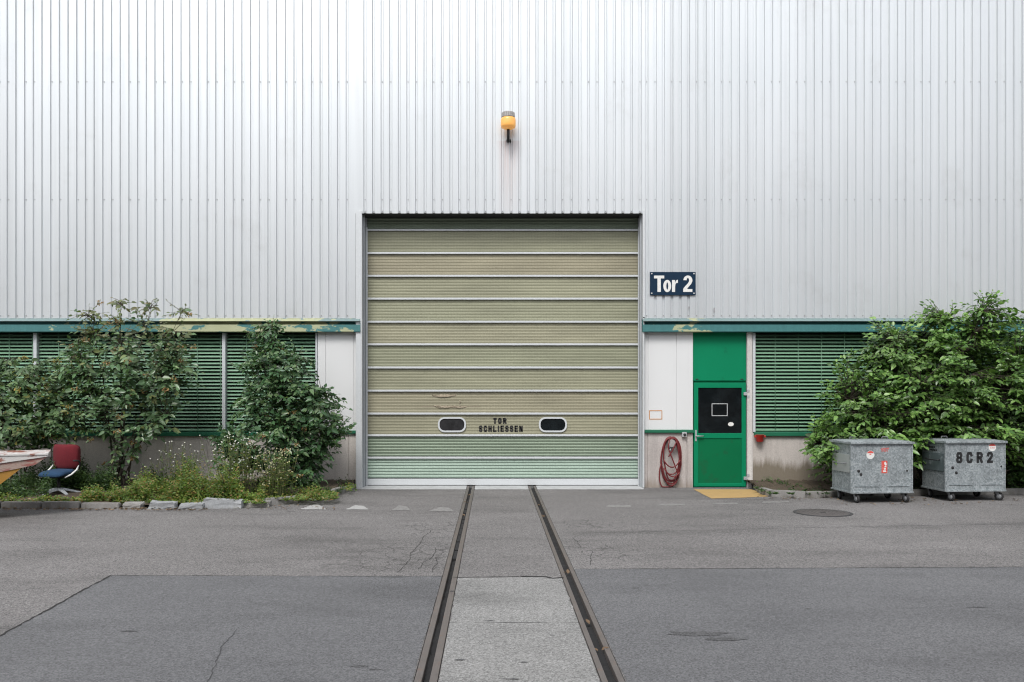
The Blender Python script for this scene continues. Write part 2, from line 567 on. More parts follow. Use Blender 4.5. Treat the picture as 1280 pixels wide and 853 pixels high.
def obj(name, mb, mats, parent=None, local=False, loc=None, smooth=False):
    """link a builder as ONE mesh object; coordinates are world ones unless local"""
    me = bpy.data.meshes.new(name)
    bm = mb.bm
    bmesh.ops.recalc_face_normals(bm, faces=bm.faces)
    org = Vector((0, 0, 0))
    if parent is not None:
        org = WL[parent.name]
    elif loc is not None:
        org = Vector(loc)
    if not local and org.length:
        bmesh.ops.translate(bm, verts=bm.verts, vec=-org)
    bm.to_mesh(me)
    bm.free()
    if smooth:
        for p in me.polygons:
            p.use_smooth = True
    for m in (mats if isinstance(mats, (list, tuple)) else [mats]):
        me.materials.append(m)
    o = bpy.data.objects.new(name, me)
    COL.objects.link(o)
    if parent is not None:
        o.parent = parent
    elif loc is not None:
        o.location = loc
    WL[o.name] = org
    return o


def structure(name, mb, mat):
    return setp(obj(name, mb, mat), kind='structure')


# ------------------------------------------------------------------ world, sun, camera
w = bpy.data.worlds.new('World')
SC.world = w
w.use_nodes = True
nt = w.node_tree
sky = nt.nodes.new('ShaderNodeTexSky')
sky.sky_type = 'NISHITA'
sky.sun_disc = False
SUN_EL, SUN_AZ = R(52), R(196)     # azimuth from +Y towards +X: behind the camera, a little left
sky.sun_elevation = SUN_EL
sky.sun_rotation = SUN_AZ
sky.dust_density = 2.0
sky.air_density = 1.0
hs = nt.nodes.new('ShaderNodeHueSaturation')
hs.inputs['Saturation'].default_value = .22      # cloud cover: the light of a grey sky
L(nt, sky.outputs[0], hs.inputs['Color'])
bg = nt.nodes['Background']
L(nt, hs.outputs[0], bg.inputs['Color'])
bg.inputs['Strength'].default_value = .15
sl = bpy.data.lights.new('sun', 'SUN')
sl.energy = 1.4
sl.angle = R(20)
sl.color = (1.0, .97, .93)
so = bpy.data.objects.new('sun', sl)
COL.objects.link(so)
sd = Vector((math.sin(SUN_AZ) * math.cos(SUN_EL), math.cos(SUN_AZ) * math.cos(SUN_EL), math.sin(SUN_EL)))
so.rotation_euler = sd.to_track_quat('Z', 'Y').to_euler()
so.location = (0, -10, 30)

cam = bpy.data.cameras.new('camera')
cam.sensor_width = 36
cam.lens = F / 1280 * 36
cam.shift_x = (640 - VX) / 1280
cam.shift_y = (VY - 426.5) / 1280
cam.clip_end = 500
co = bpy.data.objects.new('camera', cam)
COL.objects.link(co)
co.location = (0, 0, EYE)
co.rotation_euler = (R(90), 0, 0)
SC.camera = co
SC.cycles.filter_width = 1.15
vs = SC.view_settings
vs.view_transform = 'Standard'
vs.look = 'None'
vs.gamma = 1
vs.exposure = 0.72
vs.use_curve_mapping = False

# ------------------------------------------------------------------ ground
RX = (-.495, .887)      # rail centre lines
TR = .092               # half width of a rail trench
g = MB()
xs = [-90, RX[0] - TR, RX[0] + TR, RX[1] - TR, RX[1] + TR, 90]
for a, b in ((0, 1), (2, 3), (4, 5)):
    g.poly([(xs[a], -60, 0), (xs[b], -60, 0), (xs[b], 20.5, 0), (xs[a], 20.5, 0)])
g.poly([(-90, 20.5, 0), (90, 20.5, 0), (90, 90, 0), (-90, 90, 0)])
for i in (1, 3):
    g.poly([(xs[i], -60, -.075), (xs[i + 1], -60, -.075), (xs[i + 1], 20.5, -.075), (xs[i], 20.5, -.075)])
    for k in (i, i + 1):
        g.poly([(xs[k], -60, -.075), (xs[k], 20.5, -.075), (xs[k], 20.5, 0), (xs[k], -60, 0)])
structure('ground', g, M['asph'])


def sheet(name, pts, z, mat, jag=0.0, n=24):
    """flat sheet; the outline is slightly ragged"""
    g = MB()
    out = []
    m = len(pts)
    for i in range(m):
        a, b = Vector(pts[i]), Vector(pts[(i + 1) % m])
        k = max(1, int((b - a).length / .12)) if jag else 1
        for j in range(min(k, 120)):
            p = a.lerp(b, j / min(k, 120))
            if jag and j:
                p = p + Vector((random.uniform(-jag, jag), random.uniform(-jag, jag), 0))
            out.append((p.x, p.y, z))
    g.poly(out)
    return structure(name, g, mat)


p0, p1 = gpt(138, 720), gpt(0, 796)
far = p0 + (p1 - p0) * 4
sheet('newer_asphalt', [(RX[0] - TR - .004, gpt(556, 721).y, 0), p0, far, (-60, -30, 0), (RX[0] - TR - .004, -30, 0)], .004, M['patch'], .008)
sheet('newer_asphalt', [(RX[1] + TR + .004, -30, 0), (60, -30, 0), (60, gpt(1280, 709).y, 0), (gpt(1280, 709.5).x, gpt(1280, 709.5).y, 0), (RX[1] + TR + .004, gpt(720, 712).y, 0)], .004, M['patch'], .008)
ys = gpt(640, 723).y
yj = gpt(640, 778.8).y
sheet('concrete_slab', [(RX[0] + TR + .006, yj + .006, 0), (RX[1] - TR - .006, yj + .006, 0), (RX[1] - TR - .006, ys - .02, 0), (RX[1] - TR - .25, ys + .05, 0), (RX[0] + TR + .006, ys, 0)], .004, M['slab'], .012)
sheet('concrete_slab', [(RX[0] + TR + .006, -30, 0), (RX[1] - TR - .006, -30, 0), (RX[1] - TR - .006, yj - .006, 0), (RX[0] + TR + .006, yj - .006, 0)], .004, M['slab'], .004)
th = MB()
y0 = 19.72
for a, b in ((wx(447), RX[0] - TR), (RX[0] + TR, RX[1] - TR), (RX[1] + TR, wx(803))):
    th.box((a + .004, y0, -.02), (b - .004, 20.5, .012), .003)
structure('threshold', th, M['thresh'])

# cracks and seams: dark ribbons just proud of the surface
ck = MB()


def ribbon(mb, pts, w, z, wob=0.0, step=.05):
    P = []
    for a, b in zip(pts, pts[1:]):
        a, b = Vector(a), Vector(b)
        k = max(1, int((b - a).length / step))
        for j in range(k):
            P.append(a.lerp(b, j / k))
    P.append(Vector(pts[-1]))
    prev = None
    off = Vector((0, 0, 0))
    for i, p in enumerate(P):
        off = off * .75 + Vector((random.uniform(-wob, wob), random.uniform(-wob, wob), 0))
        q = p + off
        t = P[min(i + 1, len(P) - 1)] - P[max(i - 1, 0)]
        s = Vector((-t.y, t.x, 0)).normalized() * w * random.uniform(.35, 1.1)
        a = mb.bm.verts.new((q.x - s.x, q.y - s.y, z))
        b = mb.bm.verts.new((q.x + s.x, q.y + s.y, z))
        if prev:
            f = mb.bm.faces.new((prev[0], a, b, prev[1]))
            f.material_index = mb.mi
        prev = (a, b)


ribbon(ck, [gpt(554, 721), gpt(440, 721), gpt(300, 720.5), p0], .010, .0065, .006)
ribbon(ck, [p0, p0.lerp(p1, .5), p1, p0 + (p1 - p0) * 1.6], .016, .0068, .008)
ribbon(ck, [gpt(724, 712), gpt(900, 711.5), gpt(1100, 710.3), gpt(1290, 709.5)], .011, .0065, .006)
for px, py, n, sx_, sy_ in ((497, 716, 8, 9, -16), (522, 712, 6, 7, -11), (540, 716, 5, 4, -10), (738, 708, 5, 1, -9), (728, 686, 6, -3, -7)):
    q = [(px, py)]
    for i in range(n):
        q.append((q[-1][0] + sx_ * random.uniform(-.25, .9), q[-1][1] + sy_ * random.uniform(.2, .6) * (.5 if q[-1][1] < 660 else 1)))
    ribbon(ck, [gpt(a, max(b, 630)) for a, b in q], .0048, .0035, .011)
    for j in range(1, len(q) - 1, 2):
        e_ = (q[j][0] + random.choice((-1, 1)) * random.uniform(4, 12), q[j][1] - random.uniform(-3, 4))
        ribbon(ck, [gpt(q[j][0], max(q[j][1], 630)), gpt(e_[0], max(e_[1], 630))], .0035, .0035, .011)
ck.mi = 1
ribbon(ck, [gpt(297, 788), gpt(276, 815), gpt(262, 853), gpt(250, 905)], .005, .0066, .012)
ribbon(ck, [gpt(716, 667), gpt(850, 664), gpt(1000, 660), gpt(1290, 655)], .008, .0037, .006)
ck.mi = 0
ribbon(ck, [gpt(566, 722.5), gpt(610, 721.8), gpt(650, 721.5)], .012, .0068, .006)
ribbon(ck, [gpt(650, 721), gpt(682, 721.5), gpt(692, 724), gpt(704, 722.5)], .026, .0070, .006)
ck.mi = 1
ribbon(ck, [(RX[0] + TR, yj, 0), (RX[1] - TR, yj, 0)], .008, .003, 0)
structure('ground_cracks', ck, [M['crack'], M['seam']])


rs = random.Random(17)
sp_ = MB()
for px, py, w_, d_ in ((872, 793, .30, .09), (905, 800, .22, .06), (1222, 760, .12, .02), (449, 834, .09, .03), (470, 838, .05, .02), (612, 777, .045, .02), (565, 740, .04, .03),
                       (655, 829, .04, .016), (575, 826, .05, .02), (795, 736, .05, .02), (160, 790, .10, .02), (1010, 762, .05, .02), (365, 640, .12, .02), (330, 668, .12, .02), (600, 737, .02, .012), (690, 795, .03, .01), (640, 850, .08, .012)):
    c_ = gpt(px, py)
    n_ = 18
    sp_.poly([(c_.x + w_ * math.cos(2 * math.pi * k / n_) * rs.uniform(.55, 1.1), c_.y + d_ * math.sin(2 * math.pi * k / n_) * rs.uniform(.5, 1.1), .0074) for k in range(n_)])
structure('oil_stains', sp_, M['stain'])


def marking(pts, mat):
    g = MB()
    P = [gpt(*p) for p in pts]
    out = []
    for i, p in enumerate(P):
        q = P[(i + 1) % len(P)]
        for j in range(10):
            r = p.lerp(q, j / 10)
            out.append((r.x + random.uniform(-.01, .01), r.y + random.uniform(-.02, .02), .0045))
    g.poly(out)
    structure('road_marking', g, mat)


marking([(374, 637), (408, 637.4), (403, 634), (397, 630.2), (388, 632.5)], M['mark'])
marking([(432, 637.2), (461, 637.2), (455, 633), (444, 631.8)], M['mark'])
marking([(489, 638.2), (513, 638.2), (508, 633.5), (499, 631.8)], M['mark2'])
marking([(536, 639.5), (567, 639.5), (561, 635), (550, 634)], M['mark2'])
marking([(757, 634.3), (789, 634.3), (788, 632), (760, 632)], M['mark2'])
marking([(822, 632.6), (857, 632.4), (856, 630.2), (825, 630.4)], M['mark2'])
marking([(889, 630.6), (923, 630.4), (921, 628.8), (892, 629)], M['mark2'])
marking([(952, 629), (988, 628.6), (985, 627), (955, 627.2)], M['mark2'])
g = MB()
g.poly([(p.x, p.y, .005) for p in (gpt(867, 612), gpt(878, 618), gpt(889.5, 623.6), gpt(930, 622.5), gpt(972, 620.4), gpt(955, 616), gpt(938, 612))])
structure('painted_doorstep', g, M['yellow'])

# ------------------------------------------------------------------ rails
for i, cx in enumerate(RX):
    sgn = -1 if i == 0 else 1
    lab = ('grooved steel rail ending at the gate on the side of the bushes with the chair',
           'grooved steel rail ending at the gate on the side of the green door')[i]
    t = thing('grooved_rail', lab, 'rail', (cx, 10, 0), 0, 'rails running out of the gate')
    a, b = (-.086, -.030) if i == 0 else (.038, .086)
    m_ = MB().box((cx + a, -20, -.07), (cx + b, 20.46, .006), .006)
    obj('running_rail', m_, M['rail'], t)
    a, b = (.026, .086) if i == 0 else (-.086, -.038)
    m_ = MB().box((cx + a, -20, -.07), (cx + b, 20.46, .004), .006)
    obj('check_rail', m_, M['rail'], t)
    m_ = MB()
    lo, hi = (-.030, .026) if i == 0 else (-.038, .038)
    prev = None
    rng = random.Random(3 + i)
    y = -20.0
    while y < 20.46:
        z = -.045 + rng.uniform(-.008, .010)
        a_ = m_.bm.verts.new((cx + lo + .001, y, z + rng.uniform(-.006, .006)))
        b_ = m_.bm.verts.new((cx + hi - .001, y, z + rng.uniform(-.006, .006)))
        if prev: m_.bm.faces.new((prev[0], a_, b_, prev[1]))
        prev = (a_, b_)
        y += .15
    if i == 0:      # lumps of asphalt that fill the groove near the gate
        y = 11.6
        while y < 17.5:
            l = rng.uniform(.35, .9)
            m_.box((cx + lo + .003, y, -.06), (cx + hi - .003, y + l, -.012 + rng.uniform(-.008, .006)), .005)
            y += l + rng.uniform(.04, .1)
    obj('groove_bed', m_, M['groove'], t)

# ------------------------------------------------------------------ factory hall
HX0, HX1, HTOP = -19.0, 19.0, 12.4
hall = thing('factory_hall', 'grey ribbed metal factory hall with a big olive gate marked TOR SCHLIESSEN', 'building', (0, 20, 0))
GY = 20.45      # plane of the gate
PY = 20.10      # plane of panels and plinth
gx0, gx1 = wx(459.3, GY), wx(797.2, GY)
ox0, ox1 = wx(452.5), wx(803.2)       # opening in the cladding
zt = wz(267)                          # top of the opening
zc = wz(398)                          # foot of the cladding

cl = MB()


def ribs(x0, x1, phase, pitch, z0, z1, vw=.040, dep=.032, fl=.013):
    k0 = math.ceil((x0 - phase) / pitch)
    prof = [(x0, WALL)]
    valleys = []
    k = k0
    while phase + k * pitch < x1:
        c = phase + k * pitch
        if c - vw / 2 - fl > x0 and c + vw / 2 + fl < x1:
            prof += [(c - vw / 2 - fl, WALL), (c - vw / 2, WALL + dep), (c + vw / 2, WALL + dep), (c + vw / 2 + fl, WALL)]
            valleys.append((k, c))
        k += 1
    prof.append((x1, WALL))
    a = [cl.bm.verts.new((x, y, z0)) for x, y in prof]
    b = [cl.bm.verts.new((x, y, z1)) for x, y in prof]
    cl.mi = 0
    for i in range(len(prof) - 1):
        f = cl.bm.faces.new((a[i], a[i + 1], b[i + 1], b[i]))
    return valleys


def screws(valleys, rows, dep=.032):
    cl.mi = 1
    for k, c in valleys:
        for z, every in rows:
            if every and k % 3 == 1: continue
            cl.box((c - .009, WALL + dep - .012, z - .009), (c + .009, WALL + dep - .001, z + .009))
    cl.mi = 0


rows = [(wz(102), 1), (wz(249.5), 1)]
u = .1946
v = ribs(HX0, wx(444.5), wx(10.06), 10.87 / 56, zc, HTOP)
screws(v, rows + [(zc + .06, 0)])
v = ribs(wx(444.5), wx(805.5), wx(585.2), 10.75 / 56, zt, HTOP)
screws(v, [(wz(102), 1), (wz(249.5), 1), (zt + .05, 0)])
v = ribs(wx(805.5), HX1, wx(819.1), 10.4 / 56, zc, HTOP)
screws(v, rows + [(zc + .06, 0)])
cl.mi = 1   # two torn screw holes above the green door
cl.box((wx(892.2), 19.995, wz(391)), (wx(893.6), 20.003, wz(385)))
cl.box((wx(860.6), 19.995, wz(386)), (wx(862), 20.003, wz(383.5)))
obj('cladding', cl, [M['clad'], M['screw']], hall)

# rest of the shell
sh = MB()
sh.box((HX0, 20.6, 0), (HX0 + .2, 42, HTOP - .05))
sh.box((HX1 - .2, 20.6, 0), (HX1, 42, HTOP - .05))
sh.box((HX0, 41.8, 0), (HX1, 42, HTOP - .05))
sh.box((HX0, 20.06, HTOP - .6), (HX1, 20.2, HTOP - .05))
obj('rear_walls', sh, M['clad'], hall)
rf = MB().box((HX0 - .3, 19.8, HTOP), (HX1 + .3, 42.3, HTOP + .25), .03)
obj('roof', rf, M['roof'], hall)
bk = MB().box((HX0 + .2, 20.62, -.01), (HX1 - .2, 20.7, HTOP - .7))
obj('inner_wall', bk, M['dark'], hall)

# ---- gate surround
fr = MB()
fr.box((wx(445), 19.972, .012), (ox0, 19.998, wz(263.5)), .003)          # corner flashing, left
fr.box((ox0 - .012, 19.985, .012), (ox0, GY, zt), .002)                   # reveal
obj('corner_flashing', fr, M['alu'], hall)
fr = MB()
fr.box((wx(803.2), 19.972, wz(398) + .02), (wx(806), 19.998, wz(263.5)), .003)
fr.box((ox1, 19.985, .012), (ox1 + .012, GY, zt), .002)
fr.box((wx(803.2), 19.972, .012), (wx(805.2), 19.998, wz(398)), .003)
gf = obj('gate_frame', fr, M['alu'], hall)
for a_, b_ in (((ox0 + .002, 20.16, .012), (ox0 + .035, 20.23, zt - .01)), ((ox1 - .035, 20.16, .012), (ox1 - .002, 20.23, zt - .01)),
               ((ox0 + .003, GY - .055, .012), (gx0, GY - .02, zt - .02)), ((gx1, GY - .055, .012), (ox1 - .003, GY - .02, zt - .02))):
    obj('guide_rail', MB().box(a_, b_, .004), M['alu_d'], gf)
obj('soffit_shade', MB().box((ox0, 20.015, zt - .012), (ox1, GY + .1, zt + .02), .004), M['rubber'], gf)  # gate soffit: the shade on its underside is put in as black colour
obj('edge_strip', MB().box((gx0 - .022, GY - .064, .012), (gx0 + .012, GY - .056, wz(285, GY)), .002), M['alu'], gf)
obj('edge_strip', MB().box((gx1 - .006, GY - .064, .012), (gx1 + .012, GY - .056, wz(285, GY)), .002), M['alu'], gf)

# ---- the gate itself
gate = MB().box((gx0 - .04, GY + .03, .02), (gx1 + .04, GY + .05, zt))
gate = obj('sectional_gate', gate, M['dark'], hall)
yb = [268, 288, 316.8, 345.3, 373.8, 402.6, 430.8, 459.7, 488.6, 517.2, 544.3, 572.2, 599]


def ribbed_panel(z0, z1, amp, pitch=.0675):
    m_ = MB()
    n = max(8, int((z1 - z0) / pitch * 8))
    prof = [(GY - .0 + amp * math.cos((z1 - z0) / pitch * 2 * math.pi * i / n), z0 + (z1 - z0) * i / n) for i in range(n + 1)]
    m_.sweep_x(prof, gx0, gx1)
    return m_


for i in range(12):
    z1, z0 = wz(yb[i] + 1.2, GY), wz(yb[i + 1] - 1.2, GY)
    amp = .0032 if i < 10 else .010
    mat = M['fibre'] if i < 10 else (M['fibre_g'] if i == 10 else M['fibre_m'])
    if i == 0: amp = .011; mat = M['fibre_g']
    obj('gate_panel', ribbed_panel(z0, z1, amp), mat, gate, smooth=True)
for i in range(1, 12):
    z = wz(yb[i], GY)
    m_ = MB().box((gx0, GY - .046, z - .022), (gx1, GY - .004, z + .022), .006)
    x = gx0 + .25
    m_.mi = 1
    while x < gx1:
        m_.box((x, GY - .050, z - .030), (x + .018, GY - .03, z - .016))
        x += .513
    obj('cross_rail', m_, [M['rail_w'], M['screw']], gate)
m_ = MB().box((gx0, GY - .05, wz(606.3, GY)), (gx1, GY - .002, wz(598.5, GY)), .008)
obj('bottom_rail', m_, M['rail_w'], gate)
m_ = MB().box((gx0, GY - .04, .014), (gx1, GY - .006, wz(606.5, GY)), .004)
obj('rubber_seal', m_, M['rubber'], gate)


def rrect(cx, cz, w, h, r, n=7):
    out = []
    for sx_, sz_, a0 in ((1, 1, 0), (-1, 1, 90), (-1, -1, 180), (1, -1, 270)):
        for k in range(n):
            a = R(a0 + 90 * k / (n - 1))
            out.append((cx + sx_ * (w / 2 - r) + r * math.cos(a), cz + sz_ * (h / 2 - r) + r * math.sin(a)))
    return out


def ring_frame(m_, outer, inner, y0, y1):
    n = len(outer)
    V = lambda p, y: m_.bm.verts.new((p[0], y, p[1]))
    A, B = [V(p, y0) for p in outer], [V(p, y0) for p in inner]
    C_, D = [V(p, y1) for p in outer], [V(p, y1) for p in inner]
    for i in range(n):
        j = (i + 1) % n
        for q in ((A[i], A[j], B[j], B[i]), (C_[i], D[i], D[j], C_[j]), (A[i], C_[i], C_[j], A[j]), (B[i], B[j], D[j], D[i])):
            m_.bm.faces.new(q)


for px in (565, 691):
    cx, cz = wx(px, GY), wz(531, GY)
    m_ = MB()
    ring_frame(m_, rrect(cx, cz, .64, .345, .15), rrect(cx, cz, .565, .27, .115), GY - .032, GY + .0)
    obj('window_frame', m_, M['rail_w'], gate)
    m_ = MB().poly([(x, GY - .014, z) for x, z in rrect(cx, cz, .57, .275, .115)])
    obj('window_pane', m_, M['glass_l' if px < 600 else 'glass'], gate)

# two patches of torn fibreglass
m_ = MB()
rng = random.Random(11)
for px, py, wd in ((560.5, 494.8, 20), (562, 508.5, 26)):
    for k in range(16):
        x = wx(px + rng.uniform(-.5, .5) * wd, GY)
        z = wz(py + rng.uniform(-1, 1), GY)
        l = rng.uniform(.06, .2)
        m_.tube([(x - l, GY - .006, z + rng.uniform(-.01, .02)), (x, GY - .02, z - .012), (x + l, GY - .006, z + rng.uniform(-.01, .02))], .006, 5)
m_.tube([(wx(574, GY), GY - .01, wz(505, GY)), (wx(576, GY), GY - .02, wz(502, GY)), (wx(574.5, GY), GY - .015, wz(500.5, GY))], .006, 5)
m_.box((wx(526, GY), GY - .007, wz(508.3, GY)), (wx(600, GY), GY - .0052, wz(507.9, GY)))
obj('torn_fibres', m_, M['fray'], gate)

# stencil lettering built from strokes
G = {
    'T': [[(0, 1), (1, 1)], [(.5, .86), (.5, 0)]],
    'O': [[(.34, 1), (.2, 1), (0, .8), (0, .2), (.2, 0), (.34, 0)], [(.66, 1), (.8, 1), (1, .8), (1, .2), (.8, 0), (.66, 0)]],
    'R': [[(0, 0), (0, 1)], [(.2, 1), (.75, 1), (1, .85), (1, .66), (.75, .52), (.2, .52)], [(.62, .42), (1, 0)]],
    'S': [[(1, .82), (.8, 1), (.2, 1), (0, .82), (0, .66), (.2, .54)], [(.3, .52), (.8, .46), (1, .34), (1, .18), (.8, 0), (.2, 0), (0, .18)]],
    'C': [[(.34, 1), (.2, 1), (0, .8), (0, .2), (.2, 0), (.34, 0)], [(.66, 1), (.8, 1), (1, .76)], [(.66, 0), (.8, 0), (1, .24)]],
    'H': [[(0, 0), (0, 1)], [(1, 0), (1, 1)], [(.18, .5), (.82, .5)]],
    'L': [[(0, 1), (0, 0)], [(.2, 0), (1, 0)]],
    'I': [[(.5, 0), (.5, 1)]],
    'E': [[(0, 0), (0, 1)], [(.2, 1), (1, 1)], [(.2, .5), (.85, .5)], [(.2, 0), (1, 0)]],
    'N': [[(0, 0), (0, 1)], [(.12, .92), (.88, .08)], [(1, 0), (1, 1)]],
    '8': [[(.34, 1), (.2, 1), (.04, .85), (.04, .68), (.2, .54)], [(.66, 1), (.8, 1), (.96, .85), (.96, .68), (.8, .54)],
          [(.2, .46), (0, .32), (0, .16), (.2, 0), (.34, 0)], [(.8, .46), (1, .32), (1, .16), (.8, 0), (.66, 0)]],
    '2': [[(0, .74), (.06, .9), (.25, 1)], [(.4, 1), (.78, 1), (1, .86), (1, .68), (.62, .38)], [(.5, .3), (.1, .08)], [(.0, 0), (1, 0)]],
}


def stencil(mb, text, x0, x1, z0, z1, stroke, y, d=.002, gap=.32, wide={'I': .45}):
    tot = sum(wide.get(c, 1.0) for c in text) + gap * (len(text) - 1)
    u = (x1 - x0) / tot
    x = x0
    for c in text:
        w_ = u * wide.get(c, 1.0)
        for st in G[c]:
            pts = [Vector((x + stroke / 2 + p[0] * (w_ - stroke), z0 + stroke / 2 + p[1] * (z1 - z0 - stroke))) for p in st]
            # square-ended ribbon with mitred bends
            e = stroke / 2
            dirs = [(b - a).normalized() for a, b in zip(pts, pts[1:])]
            pts = list(pts)
            if pts[0].x == pts[0].x:
                pts[0] = pts[0] - dirs[0] * e * .9
                pts[-1] = pts[-1] + dirs[-1] * e * .9
            Lp, Rp = [], []
            for i, p in enumerate(pts):
                d0 = dirs[max(i - 1, 0)]
                d1 = dirs[min(i, len(dirs) - 1)]
                t = (d0 + d1).normalized()
                nrm = Vector((-t.y, t.x))
                s_ = e / max(.5, nrm.dot(Vector((-d1.y, d1.x))))
                Lp.append(p + nrm * s_)
                Rp.append(p - nrm * s_)
            for i in range(len(pts) - 1):
                mb.poly([(q.x, y, q.y) for q in (Lp[i], Rp[i], Rp[i + 1], Lp[i + 1])])
        x += w_ + gap * u


m_ = MB()
Yt = GY - .0075
stencil(m_, 'TOR', wx(616.4, GY), wx(633.2, GY), wz(530, GY), wz(522.6, GY), .036, Yt)
stencil(m_, 'SCHLIESSEN', wx(598.6, GY), wx(653.4, GY), wz(540, GY), wz(532.2, GY), .034, Yt)
obj('stencil_lettering', m_, M['black'], gate)

# ---- hoods over windows and door
hz0, hz1, hz2, hz3 = wz(415.4), wz(406.2), wz(402.0), wz(398.2)
for (x0, x1, mat, side) in ((HX0, wx(450.2), M['hood_l'], 1), (wx(803.6), HX1, M['hood_r'], -1)):
    m_ = MB()
    fl_ = MB().prism([(x0, 19.985, hz3), (x0, 19.915, hz2), (x0, 20.04, hz2 - .004), (x0, 20.04, hz3)], (x1 - x0, 0, 0))
    m_.prism([(x0, 19.955, hz1), (x0, 19.935, hz0 + .01), (x0, 19.955, hz0), (x0, 20.12, hz0), (x0, 20.12, hz1)], (x1 - x0, 0, 0))
    m_.prism([(x0, 20.045, hz2 - .004), (x0, 20.045, hz1 + .002), (x0, 20.07, hz1 + .002), (x0, 20.07, hz2 - .004)], (x1 - x0, 0, 0))
    xe = x1 if side > 0 else x0
    pl = [(xe, 19.98, hz3), (xe, 19.93, hz0), (xe, 20.1, hz0), (xe, 20.1, hz3)]
    m_.prism(pl, (side * .008, 0, 0))
    hd_ = obj('drip_hood', m_, mat, hall)
    obj('drip_flashing', fl_, M['flash_l' if side > 0 else 'flash_r'], hd_)

# ---- white panels, posts, plinths
zs = wz(540.5)      # sill height


def wall_panel(x0, x1, z0, z1, seams=(), y=PY):
    m_ = MB()
    e = [x0] + list(seams) + [x1]
    for a, b in zip(e, e[1:]):
        m_.box((a + .004, y, z0), (b - .004, y + .08, z1), .006)
    m_.box((x0, y + .015, z0), (x1, y + .1, z1 - .002))
    return obj('wall_panel', m_, M['white'], hall)


wall_panel(wx(396), wx(446.5), zs, wz(414), (wx(406), wx(441.5)))
wall_panel(wx(806), wx(867.6), zs, wz(414), (wx(811), wx(846.5)))
m_ = MB()
xl = [HX0, -15.6, -12.7, -9.9, wx(152), wx(258), wx(399), wx(434.5), wx(446.5)]
for a, b in zip(xl, xl[1:]):
    m_.box((a + .005, PY, -.02), (b - .005, PY + .3, zs - .02), .008)
m_.box((HX0, PY + .02, 0), (wx(446), PY + .28, zs - .03))
obj('concrete_plinth', m_, M['plinth'], hall)
m_ = MB()
for a, b in ((wx(806), wx(810.5)), (wx(811), wx(858.5)), (wx(860.3), wx(867.4))):
    m_.box((a, PY, -.02), (b, PY + .3, zs - .02), .008)
m_.box((wx(806), PY + .025, 0), (wx(867), PY + .28, zs - .03))
obj('concrete_plinth', m_, M['plinth_d'], hall)
m_ = MB()
xr = [wx(942.5), wx(1060), wx(1175), 13.0, 16, HX1]
for a, b in zip(xr, xr[1:]):
    m_.box((a + .004, PY, -.02), (b - .004, PY + .3, zs - .02), .008)
m_.box((wx(943), PY + .02, 0), (HX1, PY + .28, zs - .03))
obj('concrete_plinth', m_, M['plinth_r'], hall)
m_ = MB()
m_.box((wx(806), 20.04, wz(541.5)), (wx(868), PY + .05, wz(537.5)), .012)
obj('panel_ledge', m_, M['sill'], hall)
m_ = MB()
m_.box((wx(399), 20.04, wz(542.5)), (wx(447.5), PY + .05, wz(538.5)), .012)
obj('panel_ledge', m_, M['sill'], hall)
m_ = MB().box((wx(935.2), 20.06, -.01), (wx(941.2), PY + .2, wz(415)), .008)
m_.box((wx(941.2) + .002, 20.09, -.01), (wx(942.6), PY + .18, wz(415)), .003)
obj('door_post', m_, M['post'], hall)

# ---- windows with green slat blinds
ztop = wz(416)


def window(x0, x1, bar_l=True):
    fr = MB()
    bw = .075
    fr.box((x0 - bw / 2, 20.09, zs), (x0 + bw / 2, 20.32, ztop), .006)
    f = obj('window', fr, M['mull'], hall)
    m_ = MB().box((x0 + bw / 2, 20.33, zs), (x1 - bw / 2, 20.35, ztop))
    obj('window_pane', m_, M['glass_g'], f)
    m_ = MB()
    pitch, wd = .0782, .076
    z = ztop - .05
    rng = random.Random(int(x0 * 100))
    a0, a1 = x0 + bw / 2 + .012, x1 - bw / 2 - .012
    while z > zs + .06:
        tilt = R(30 + 10 * (z - zs) / (ztop - zs) + rng.uniform(-3, 3))
        prof = []
        n = 6
        for k in range(n + 1):
            s_ = (k / n - .5) * wd
            camber = .009 * (1 - (2 * k / n - 1) ** 2)
            yy = s_ * math.cos(tilt) - camber * math.sin(tilt) * -1 * -1
            zz = s_ * math.sin(tilt) + camber * math.cos(tilt)
            prof.append((20.2 + yy, z + zz))
        m_.sweep_x(prof, a0, a1)
        z -= pitch
    x = a0 + .45
    while x < a1:
        m_.box((x - .005, 20.158, zs + .03), (x + .005, 20.162, ztop))
        x += .52
    m_.box((a0, 20.17, zs + .015), (a1, 20.23, zs + .05), .006)
    obj('slat_blind', m_, M['slat'], f, smooth=True)
    m_ = MB().box((x0 - .0, 20.03, wz(545.5)), (x1 - .002, 20.34, wz(540.3)), .012)
    obj('window_sill', m_, M['sill'], f)
    return f


mp = 237 / 56
xm = [wx(41) - 2 * mp, wx(41) - mp, wx(41), wx(278), wx(394.5)]
for a, b in zip(xm, xm[1:]):
    window(a, b)
m_ = MB().box((wx(393.2), 20.09, zs), (wx(395.6), 20.32, ztop), .006)
obj('window_jamb', m_, M['mull'], hall)
xm = [wx(943.8), wx(1180), wx(1180) + mp, HX1]
for a, b in zip(xm, xm[1:]):
    window(a, b)

